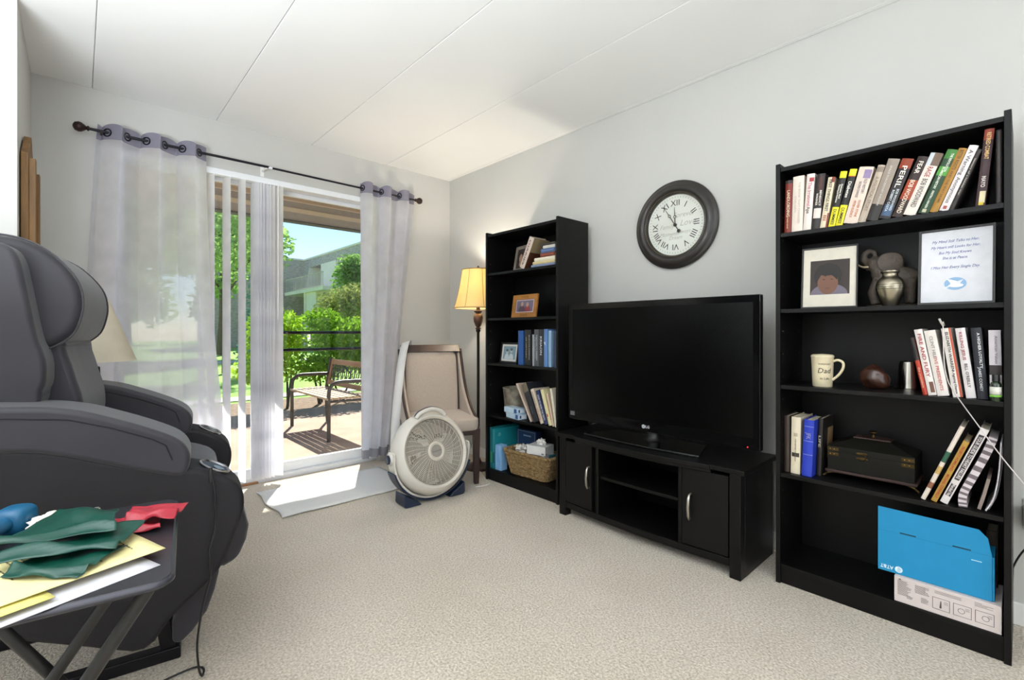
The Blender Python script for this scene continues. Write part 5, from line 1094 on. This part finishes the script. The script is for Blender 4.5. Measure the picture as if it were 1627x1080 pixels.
# lowest shelf: boxes and basket
Zb = SH[4] + 0.0006
for y, t, h, cv, lab in ((2.676, 0.026, 0.30, '0e6a72', 'darker teal carton standing at the shelf end'), (2.648, 0.026, 0.292, '14808a', 'lighter teal carton with a pale leaf mark on its side')):
    bx_ = thing('tall_carton', lab, 'box', (2.262, y, Zb), group='teal cartons on the lowest shelf')
    MB().box(0, 0.25, 0, t, 0, h).build('carton_body', paint(cv, 0.5), bx_, bevel=0.0012)
    MB().box(-0.0006, 0, 0.004, t - 0.004, 0.04, 0.12).build('label_panel', paint('3f9a6a' if t and y > 2.66 else '0c4f56', 0.5), bx_)
    MB().box(0.02, 0.075, -0.0006, 0, h - 0.075, h - 0.012).build('brand_panel', paint('0f7f8c', 0.5), bx_)
    if y < 2.66:
        for a in range(-2, 3): MB().add([(0.047, -0.0010, h - 0.06), (0.047 + 0.018 * math.sin(R(32 * a)) - 0.002, -0.0010, h - 0.06 + 0.03 * math.cos(R(32 * a))), (0.047 + 0.018 * math.sin(R(32 * a)) + 0.002, -0.0010, h - 0.06 + 0.03 * math.cos(R(32 * a)))], [(0, 1, 2)]).build('leaf_mark', paint('9fd4d8', 0.5), bx_)
        for k in range(3): MB().box(0.03, 0.16 - 0.02 * k, -0.001, -0.0004, h - 0.13 - 0.02 * k, h - 0.12 - 0.02 * k).build('print_line', paint('3c8a94', 0.5), bx_)
nb = thing('carton', 'navy blue carton with white border behind the wicker basket', 'box', (2.472, 2.43, Zb))
MB().box(0, 0.058, 0, 0.20, 0, 0.275).build('carton_body', paint('223a60', 0.45), nb, bevel=0.0015)
for b in ((0.01, 0.19, 0.262, 0.264), (0.01, 0.012, 0.05, 0.264), (0.188, 0.19, 0.05, 0.264)): MB().box(-0.0006, 0, *b).build('border_line', paint('a9bcd4', 0.5), nb)
MB().box(-0.0008, 0, 0.05, 0.13, 0.228, 0.238).build('print_line', paint('8fa6c6', 0.5), nb)
lb_ = thing('carton', 'pale blue upright carton between teal cartons and basket', 'box', (2.262, 2.575, Zb), 3)
MB().box(0, 0.06, 0, 0.062, 0, 0.182).build('carton_body', mat('sky_card', '8fb9e0', 0.5, color2='6a9fd4', scale=8, stretch=(1, 5, 1)), lb_, bevel=0.001)
# wicker basket
bk = thing('wicker_basket', 'woven seagrass basket filled with tissue boxes on the lowest shelf', 'basket', (2.356, 2.335, Zb), 4)
M_wick = mat('seagrass', 'a98d62', 0.8, var=0.35, scale=60, bump=0.4, bscale=120, color2='6f5532')
def rr_ring(hx, hy, z, n, rc=0.03):
    P = []
    per = [(hx - rc, hy - rc, 0), (-(hx - rc), hy - rc, 90), (-(hx - rc), -(hy - rc), 180), (hx - rc, -(hy - rc), 270)]
    m = n // 4
    for i, (cx, cy, a0) in enumerate(per):
        k1 = m // 3
        for k in range(k1): a = R(a0 + 90 * k / k1); P.append((cx + rc * math.cos(a), cy + rc * math.sin(a), z))
        nx = per[(i + 1) % 4]; a = R(a0 + 90); s = (cx + rc * math.cos(a), cy + rc * math.sin(a)); e = (nx[0] + rc * math.cos(a), nx[1] + rc * math.sin(a))
        for k in range(m - k1): q = k / (m - k1); P.append((s[0] + (e[0] - s[0]) * q, s[1] + (e[1] - s[1]) * q, z))
    return P
HB = lambda q: (0.070 + 0.022 * q, 0.165 + 0.045 * q)
rows = 13; wv = MB(); N = 120
for r_ in range(rows):
    q = r_ / (rows - 1); hx, hy = HB(q); base = rr_ring(hx, hy, 0.008 + 0.150 * q, N); c = Vector((0, 0, 0.008 + 0.150 * q)); pts = []
    for i, p in enumerate(base):
        v = Vector(p) - c; s = 1 + (0.0035 / max(v.length, 0.02)) * (1 if (i // 2 + r_) % 2 else -1); pts.append(c + v * s)
    wv.tube(pts, 0.0064, 5, closed=True)
ob = wv.build('woven_body', M_wick, bk, smooth=180, weld=False); ob['kind'] = 'stuff'
mb = MB(); b0 = rr_ring(*HB(0), 0.004, N); b1 = rr_ring(*HB(1), 0.162, N)
mb.add([(x * 0.97, y * 0.97, z) for x, y, z in b0] + [(x * 0.97, y * 0.97, z) for x, y, z in b1], [(i, (i + 1) % N, N + (i + 1) % N, N + i) for i in range(N)] + [tuple(range(N))])
mb.build('lining', M_wick, bk, smooth=50)
for k in range(2):
    pts = []
    for i, p in enumerate(rr_ring(HB(1)[0] + 0.004, HB(1)[1] + 0.004, 0.167, N)): a = i * 0.9 + k * math.pi; pts.append((p[0] + 0.006 * math.cos(a), p[1] + 0.006 * math.cos(a), p[2] + 0.006 * math.sin(a)))
    MB().tube(pts, 0.0065, 6, closed=True).build('braided_rim', M_wick, bk, smooth=180)
M_card = mat('white_tissue_card', 'd3d2d2', 0.55, var=0.03); M_tis = mat('soft_tissue', 'e2dfd8', 0.9, var=0.05)
def puff(t, c, s, seed):
    rr = random.Random(seed); ph = [rr.random() * 6 for _ in range(5)]
    def fn(u, v):
        a = 2 * math.pi * u; b = math.pi * v; x, y, z = math.sin(b) * math.cos(a), math.sin(b) * math.sin(a), math.cos(b)
        k = 1 + 0.22 * math.sin(6 * x + 4 * z + ph[0]) + 0.18 * math.sin(9 * y - 5 * x + ph[1]) + 0.1 * math.sin(17 * z + ph[2])
        return (c[0] + s[0] * k * x, c[1] + s[1] * k * y, c[2] + s[2] * k * z)
    return MB().grid(fn, 28, 14).build('tissue', M_tis, t, smooth=60)
t1 = thing('tissue_box', 'white tissue box with a tissue sticking out, atop the basket', 'tissue box', (2.300, 2.172, Zb + 0.176), 14, group='tissue boxes in the wicker basket')
MB().box(0, 0.12, 0, 0.145, 0, 0.060).build('carton_body', M_card, t1, bevel=0.0015)
MB().box(-0.0006, 0, 0.012, 0.03, 0.008, 0.016).build('print_mark', paint('5c5c60'), t1); MB().box(0.006, 0.02, -0.0006, 0, 0.008, 0.014).build('print_mark', paint('5c5c60'), t1)
puff(t1, (0.065, 0.07, 0.075), (0.022, 0.03, 0.024), 3)
t2 = thing('tissue_box', 'white tissue box lying lower inside the basket', 'tissue box', (2.302, 2.22, Zb + 0.108), -4, group='tissue boxes in the wicker basket')
MB().box(0, 0.105, -0.03, 0.145, 0, 0.066).build('carton_body', M_card, t2, bevel=0.0015)
t3 = thing('tissue_bundle', 'loose cream tissues bundled at the basket end', 'tissues', (2.352, 2.435, Zb + 0.165))
puff(t3, (0, 0, 0), (0.040, 0.050, 0.034), 8); puff(t3, (-0.03, 0.005, 0.022), (0.030, 0.05, 0.016), 9)
t4 = thing('carton', 'small dark teal carton peeking over the basket corner', 'box', (2.345, 2.160, Zb + 0.10), 4)
MB().box(0, 0.05, 0, 0.022, 0, 0.075).build('carton_body', paint('14505a', 0.5), t4, bevel=0.001)

wc = thing('extension_cord', 'short white cord lying on the carpet by the chair leg', 'cord', (2.15, 2.60, 0))
MB().tube(interp([(0.22, 0.40, 0.004), (0.10, 0.16, 0.004), (0.055, 0.07, 0.004), (0.035, 0.015, 0.004), (-0.02, 0.0, 0.004), (-0.09, 0.02, 0.004)], 6), 0.0035, 6).build('cable', paint('dcdad6', 0.5), wc, smooth=60)
# ================================================================== outside
GZ = -0.03
M_patio = mat('patio_concrete', 'a38872', 0.9, scale=3, color2='b59c87', bump=0.3, bscale=60, detail=8)
struct(MB().box(-4.5, 6.0, 3.90, 7.15, -0.2, GZ).build('patio_floor', M_patio, bevel=0.01), 'tan concrete patio outside the sliding door')
struct(MB().box(-40, 60, 7.15, 70, -0.3, -0.12).build('lawn', mat('lawn_grass', '78a838', 0.95, scale=3, color2='98c254', bump=1.0, bscale=60, detail=10)), 'sunlit green lawn beyond the patio')
struct(MB().box(-6, 8.0, 7.15, 8.75, -0.2, -0.085).build('planting_bed', mat('mulch_soil', '6b543f', 0.95, scale=12, color2='8f7860', bump=1.0, bscale=50, detail=8)), 'bare soil bed between patio and lawn')
M_walk = mat('pale_walk', 'd2c9ba', 0.9, var=0.06, scale=6)
for y0, y1 in ((9.2, 9.75), (20.5, 22.0)): struct(MB().box(-40, 60, y0, y1, -0.2, -0.10).build('sidewalk', M_walk), 'pale concrete walk crossing the lawn near the patio' if y0 < 12 else 'distant pale walk crossing the lawn')
# balcony slab above the patio: ribbed boards, cream strip and grey fascia
pc = empty_struct('porch_ceiling', (0, 0, 0), 'brown ribbed soffit with grey fascia above the patio')
M_sof = mat('soffit_brown', 'a39584', 0.8, var=0.1, scale=5); M_cream = mat('soffit_cream', 'ded3c0', 0.8, var=0.03); M_fas = mat('fascia_grey', 'b0aaa5', 0.7, var=0.05)
MB().box(-5, 7, 3.90, 5.45, 2.50, 2.62).build('slab', M_cream, pc)
y = 3.92; bm_ = MB().box(-5, 7, 0, 0.088, 2.462, 2.50).mesh('soffit_board'); bm_.materials.append(M_sof)
while y < 5.10:
    ob = bpy.data.objects.new('soffit_board', bm_); COL.objects.link(ob); ob.parent = pc; ob.location = (0, y, 0); y += 0.098
MB().box(-5, 7, 5.36, 5.44, 2.30, 2.62).build('fascia', M_fas, pc)
MB().box(-5, 7, 5.345, 5.36, 2.385, 2.43).build('fascia_trim', M_cream, pc)
MB().box(-5, 7, 5.35, 5.46, 2.285, 2.30).build('drip_edge', mat('drip_dark', '4a4744', 0.6), pc)

# ---------------------------------------------------------------- bench
BN = thing('garden_bench', 'weathered wooden slat bench with curved metal arms on the patio', 'bench', (1.88, 4.80, GZ))
M_bm = mat('bench_iron', '4a4542', 0.5, metal=0.4, var=0.15); M_bw = mat('bench_wood', 'b39c80', 0.8, var=0.15, scale=6, stretch=(3, 0.4, 3)); M_bw2 = mat('bench_back_wood', 'a47a58', 0.75, var=0.15, scale=6, stretch=(3, 0.4, 3))
for y in (0.0, 1.12):
    MB().tube(interp([(0.0, y, 0.0), (0.0, y, 0.25), (0.0, y, 0.48), (0.02, y, 0.56), (0.08, y, 0.60), (0.2, y, 0.605), (0.44, y, 0.60)], 5), 0.020, 8).build('arm_leg', M_bm, BN, smooth=60)
    MB().tube([(0.42, y, 0.0), (0.40, y, 0.40), (0.47, y, 0.80)], 0.018, 8).build('rear_leg', M_bm, BN, smooth=60)
    MB().cyl((0.0, y, 0.41), (0.41, y, 0.40), 0.014, n=8).build('seat_bracket', M_bm, BN, smooth=60)
for k in range(6): MB().box(-0.02 + 0.070 * k, 0.036 + 0.070 * k, -0.015, 1.135, 0.425, 0.447).build('seat_slat', M_bw, BN, bevel=0.002, seg=1)
Mk = Matrix.Translation((0.42, 0, 0.47)) @ Matrix.Rotation(R(11), 4, 'Y')
for z0, z1 in ((0.255, 0.315), (0.0, 0.055)): MB().box(-0.012, 0.012, 0.02, 1.10, z0, z1, M=Mk).build('back_rail', M_bw2, BN, bevel=0.002, seg=1)
for y0 in (0.02, 1.055): MB().box(-0.012, 0.012, y0, y0 + 0.045, 0.055, 0.255, M=Mk).build('back_stile', M_bw2, BN, bevel=0.002, seg=1)
mb = MB()
for k in range(9):
    yy = 0.12 + 0.11 * k
    mb.tube([Mk @ Vector((0, yy + 0.05 * math.cos(2 * math.pi * i / 16), 0.155 + 0.095 * math.sin(2 * math.pi * i / 16))) for i in range(16)], 0.005, 5, closed=True)
    mb.tube([Mk @ Vector((0, yy - 0.055, 0.06)), Mk @ Vector((0, yy + 0.055, 0.25))], 0.004, 5); mb.tube([Mk @ Vector((0, yy - 0.055, 0.25)), Mk @ Vector((0, yy + 0.055, 0.06))], 0.004, 5)
mb.build('iron_scrollwork', M_bm, BN, smooth=60, weld=False)['kind'] = 'stuff'

# ---------------------------------------------------------------- plants
def leafmat(name, c, tl=0.45): return mat_mix(name, c, 0.0, tl, weave=-1)
def leaves(mb, c, r, n, s, rr, shell=0.55):
    for _ in range(n):
        d = Vector((rr.gauss(0, 1), rr.gauss(0, 1), rr.gauss(0, 1))).normalized(); k = shell + (1 - shell) * rr.random()
        p = Vector((c[0] + d.x * r[0] * k, c[1] + d.y * r[1] * k, c[2] + d.z * r[2] * k))
        a = Vector((rr.gauss(0, 1), rr.gauss(0, 1), rr.gauss(0, 0.6))).normalized(); b = a.orthogonal().normalized(); q = s * (0.6 + 0.8 * rr.random())
        b = (b + a.cross(b) * rr.uniform(-1, 1)).normalized()
        o = len(mb.v)
        mb.v += [tuple(p - a * q), tuple(p + b * q * 0.5), tuple(p + a * q), tuple(p - b * q * 0.5)]; mb.f.append((o, o + 1, o + 2, o + 3))
def plant(name, label, cat, base, crowns, n, s, mcol, trunk=None, seed=1, branches=(), group=None, mtrunk=None):
    t = thing(name, label, cat, base, group=group); rr = random.Random(seed); mb = MB()
    tot = sum(c[1][0] * c[1][1] * c[1][2] for c in crowns)
    for c, r in crowns: leaves(mb, c, r, max(20, int(n * r[0] * r[1] * r[2] / tot)), s, rr, 0.35)
    me = bpy.data.meshes.new('foliage'); me.from_pydata(mb.v, [], mb.f); me.materials.append(mcol)
    ob = bpy.data.objects.new('foliage', me); COL.objects.link(ob); ob.parent = t; ob['kind'] = 'stuff'
    if trunk:
        m_ = mtrunk or mat('bark', '5b4a3c', 0.9, var=0.3, scale=12, stretch=(3, 3, 0.5), bump=0.5, bscale=30)
        MB().tube(trunk[0], trunk[1], 10).build('trunk', m_, t, smooth=60)
        for b in branches: MB().tube(b[0], b[1], 7).build('branch', m_, t, smooth=60)
    return t
L_hedge = leafmat('hedge_leaf', 'a3c83a', 0.6); L_hedge2 = leafmat('hedge_leaf_deep', '86b038', 0.55); L_tree = leafmat('tree_leaf', '86ae58', 0.6); L_tree2 = leafmat('tree_leaf_light', 'aac878', 0.6); L_dark = leafmat('conifer_leaf', '5f9080', 0.45); L_olive = leafmat('olive_leaf', 'a3ad66', 0.45)
M_twig = mat('hedge_twig', '3f3226', 0.9, var=0.3)
rr = random.Random(11)
for k in range(5):
    bx, by = 2.25 + 0.85 * k, 7.75 + 0.1 * (k % 2)
    cr = [((rr.uniform(-.3, .3), rr.uniform(-.3, .2), 0.95 + rr.uniform(-.1, .1)), (0.5, 0.42, 0.42)), ((rr.uniform(-.3, .3), rr.uniform(-.2, .2), 1.28 + rr.uniform(-.08, .08)), (0.42, 0.36, 0.26)), ((rr.uniform(-.3, .3), rr.uniform(-.3, .1), 0.62), (0.45, 0.38, 0.25))]
    t = plant('hedge_shrub', ('bushy yellow-green hedge shrub nearest the door blinds', 'bushy hedge shrub standing second from the door blinds', 'bushy hedge shrub behind the bench middle', 'bushy hedge shrub behind the far bench arm', 'bushy hedge shrub hidden mostly by the gathered curtain')[k], 'shrub', (bx, by, -0.09), cr, 5200, 0.035, L_hedge if k % 2 == 0 else L_hedge2, seed=20 + k, group='hedge behind the patio bench')
    for j in range(6):
        a = rr.uniform(-.25, .25); MB().tube([(a, rr.uniform(-.15, .15), 0), (a + rr.uniform(-.15, .15), rr.uniform(-.15, .15), 0.45), (a + rr.uniform(-.35, .35), rr.uniform(-.2, .2), 1.0)], [0.022, 0.014, 0.005], 6).build('stem', M_twig, t, smooth=60)
plant('tree', 'tall leafy shade tree on the lawn with dark trunk', 'tree', (5.4, 27.5, -0.1), [((0, 0, 6.6), (2.9, 2.6, 2.2)), ((-1.5, 0.3, 5.2), (1.9, 1.7, 1.4)), ((1.6, -0.3, 5.6), (1.8, 1.6, 1.5)), ((0.2, 0.2, 8.2), (1.9, 1.7, 1.2)), ((0, 0, 3.6), (1.1, 1.0, 0.9))], 9000, 0.16, L_tree, ([(0, 0, 0), (0.05, 0, 2.0), (0, 0.1, 5.5)], [0.30, 0.22, 0.10]), 3, [([(0, 0, 3.2), (-1.2, 0.2, 5.2)], [0.10, 0.04]), ([(0, 0, 3.4), (1.3, -0.2, 5.6)], [0.10, 0.04])])
plant('tree', 'light green young tree between lawn walk and patio', 'tree', (3.1, 15.5, -0.1), [((0, 0, 3.8), (1.15, 1.1, 1.2)), ((0.5, 0, 4.7), (0.9, 0.8, 0.7)), ((-0.7, 0.2, 3.3), (0.8, 0.8, 0.7)), ((1.15, -0.3, 3.95), (0.65, 0.6, 0.45))], 3600, 0.085, L_tree2, ([(0, 0, 0), (0.02, 0, 1.8), (0.1, 0, 4.0)], [0.09, 0.07, 0.03]), 5, [([(0.02, 0, 2.2), (0.9, -0.2, 3.8)], [0.03, 0.012])])
plant('tree', 'broad tree with pale trunk behind the sheer curtain', 'tree', (1.2, 23.0, -0.1), [((0, 0, 5.2), (2.6, 2.2, 1.9)), ((-1.8, 0.2, 4.4), (1.6, 1.5, 1.2)), ((1.6, 0.4, 6.0), (1.7, 1.5, 1.2))], 7000, 0.15, L_tree, ([(0, 0, 0), (0.05, 0, 1.9), (0, 0.1, 4.6)], [0.24, 0.18, 0.09]), 7)
plant('tree', 'large rounded green tree in front of the apartment wing', 'tree', (10.35, 22.4, -0.1), [((0, 0, 3.6), (1.4, 1.2, 1.4)), ((0.6, 0.2, 4.3), (1.1, 1.0, 0.9)), ((-0.4, 0, 4.3), (0.85, 0.8, 0.75))], 7000, 0.10, L_tree, ([(0, 0, 0), (0, 0, 3.5)], [0.2, 0.1]), 9)
plant('shrub', 'yellow-olive ornamental shrub below the apartment balcony', 'shrub', (7.3, 17.6, -0.1), [((0, 0, 2.0), (0.95, 0.8, 0.9)), ((0.7, 0, 2.4), (0.75, 0.75, 0.75)), ((-0.4, 0, 1.3), (0.7, 0.7, 0.8))], 5200, 0.075, L_olive, ([(0, 0, 0), (0, 0, 1.6)], [0.1, 0.05]), 12)
plant('conifer', 'narrow dark conifer beside the patio door view', 'tree', (3.55, 14.2, -0.1), [((0, 0, 0.6), (0.5, 0.5, 0.55)), ((0, 0, 1.4), (0.38, 0.38, 0.6)), ((0, 0, 2.2), (0.22, 0.22, 0.6))], 2600, 0.05, L_dark, ([(0, 0, 0), (0, 0, 2.5)], [0.05, 0.015]), 14)
for k in range(4):
    plant('distant_tree', ('distant round tree at the lawn edge behind the lamp', 'distant tree at the lawn edge seen through the curtain middle', 'distant tree at the lawn edge beside the young tree', 'distant tree at the lawn edge behind the apartment roof corner')[k], 'tree', (-14.0 + 8.6 * k, 54 + 2 * (k % 2), -0.1), [((0, 0, 5.2), (3.4, 2.6, 3.2)), ((1.6, 0, 3.4), (2.2, 2.0, 1.9)), ((-1.7, 0, 3.8), (2.2, 2.0, 2.0))], 3200, 0.30, L_tree if k % 2 else L_tree2, ([(0, 0, 0), (0, 0, 4)], [0.35, 0.2]), 30 + k, group='trees along the far lawn edge')

# ---------------------------------------------------------------- apartment wing across the lawn
AB = thing('apartment_building', 'apartment building with shingled mansard roof and balconies beyond the hedge', 'building', (13.2, 39.4, -0.1))
M_shin = mat('mansard_shingle', 'bfb4b0', 0.9, var=0.35, scale=3, stretch=(1, 1, 6), bump=0.4, bscale=12); M_stuc = mat('pale_stucco', 'fbf2ea', 0.85, var=0.05, scale=2); M_bwall = mat('building_brick', 'bdb2ab', 0.9, var=0.25, scale=4, stretch=(1, 1, 3)); M_bwin = mat('building_glass', '39424a', 0.15, var=0.2, scale=1)
RZ = 6.95
MB().box(0.9, 10, -22, 0.5, 0, 4.1).build('wing_wall', M_bwall, AB)
M_rail0 = mat('window_frame_pale', 'd9d2ca', 0.6)
mb = MB(); P_ = [(0.0, 4.2), (0.45, RZ), (10, RZ), (10, 4.2)]
# mansard wing with a recessed balcony bay between y=-7.4 and y=-2.2
mb.prism(P_, -0.9, 0.5, 'y'); mb.build('mansard', M_shin, AB)
MB().prism(P_, -22, -6.5, 'y').build('mansard', M_shin, AB)
MB().prism([(0.34, 6.25), (0.45, RZ), (10, RZ), (10, 6.25)], -6.5, -0.9, 'y').build('mansard_header', M_shin, AB)
for y0 in (-0.95, -6.5): MB().prism([(-0.02, 4.2), (0.33, 6.25), (1.6, 6.25), (1.6, 4.2)], y0, y0 + 0.05, 'y').build('recess_cheek', M_stuc, AB)
MB().box(1.6, 1.75, -6.5, -0.9, 4.1, 6.26).build('recess_wall', M_stuc, AB)
MB().box(0.3, 1.6, -6.2, -3.4, 4.2, 6.26).build('storage_box', M_stuc, AB)
for y0, z0, z1 in ((-3.2, 4.2, 6.05), (-3.2, 1.5, 3.4)):
    wx = 1.6 if z0 > 4 else 0.92
    wn = MB().box(wx - 0.1, wx, y0, y0 + 1.9, z0, z1).build('window', M_rail0, AB)
    for k in range(2): MB().box(wx - 0.12, wx - 0.1, y0 + 0.06 + 0.92 * k, y0 + 0.92 + 0.92 * k, z0 + 0.06, z1 - 0.06).build('pane', M_bwin, wn)
MB().box(-1.3, 0.9, -8.0, -0.2, 3.95, 4.2).build('balcony_slab', M_stuc, AB)
MB().box(-1.2, -1.0, -4.35, -4.15, 0, 3.95).build('balcony_post', M_stuc, AB)
MB().box(-1.1, 0.9, -6.2, -4.4, 1.5, 3.95).build('storage_box', M_stuc, AB)
M_rail = mat('balcony_rail', 'c9c2bc', 0.6)
mb = MB(); mb.box(-1.28, -1.24, -8.0, -0.2, 5.12, 5.18); mb.box(-1.28, -1.24, -8.0, -0.2, 4.25, 4.29); mb.box(-1.28, 0.2, -0.24, -0.2, 5.12, 5.18)
for k in range(52): mb.box(-1.27, -1.25, -7.98 + 0.15 * k, -7.96 + 0.15 * k, 4.29, 5.12)
for k in range(8): mb.box(-1.2 + 0.18 * k, -1.18 + 0.18 * k, -0.23, -0.21, 4.2, 5.12)
mb.build('balcony_railing', M_rail, AB, weld=False)['kind'] = 'stuff'
mb = MB(); mb.box(-1.28, -1.24, -8.0, -0.2, 2.3, 2.35)
for k in range(52): mb.box(-1.27, -1.25, -7.98 + 0.15 * k, -7.96 + 0.15 * k, 1.5, 2.3)
mb.build('balcony_railing', M_rail, AB, weld=False)['kind'] = 'stuff'
MB().box(-1.3, 0.9, -8.0, -0.2, 1.3, 1.5).build('balcony_slab', M_stuc, AB)
# wing that closes the corner, facing the patio
MB().prism([(-0.05, 0.0), (0.0, RZ), (6, RZ), (6, 0.0)], -6, 0.6, 'x').build('rear_wing', M_bwall, AB, loc=(0, 0.5, 0))
MB().box(-6.1, 10.1, 0.42, 6.6, RZ, RZ + 0.12).build('roof_edge', M_stuc, AB)
MB().box(0.40, 10.1, -22, 0.5, RZ, RZ + 0.12).build('roof_edge', M_stuc, AB)
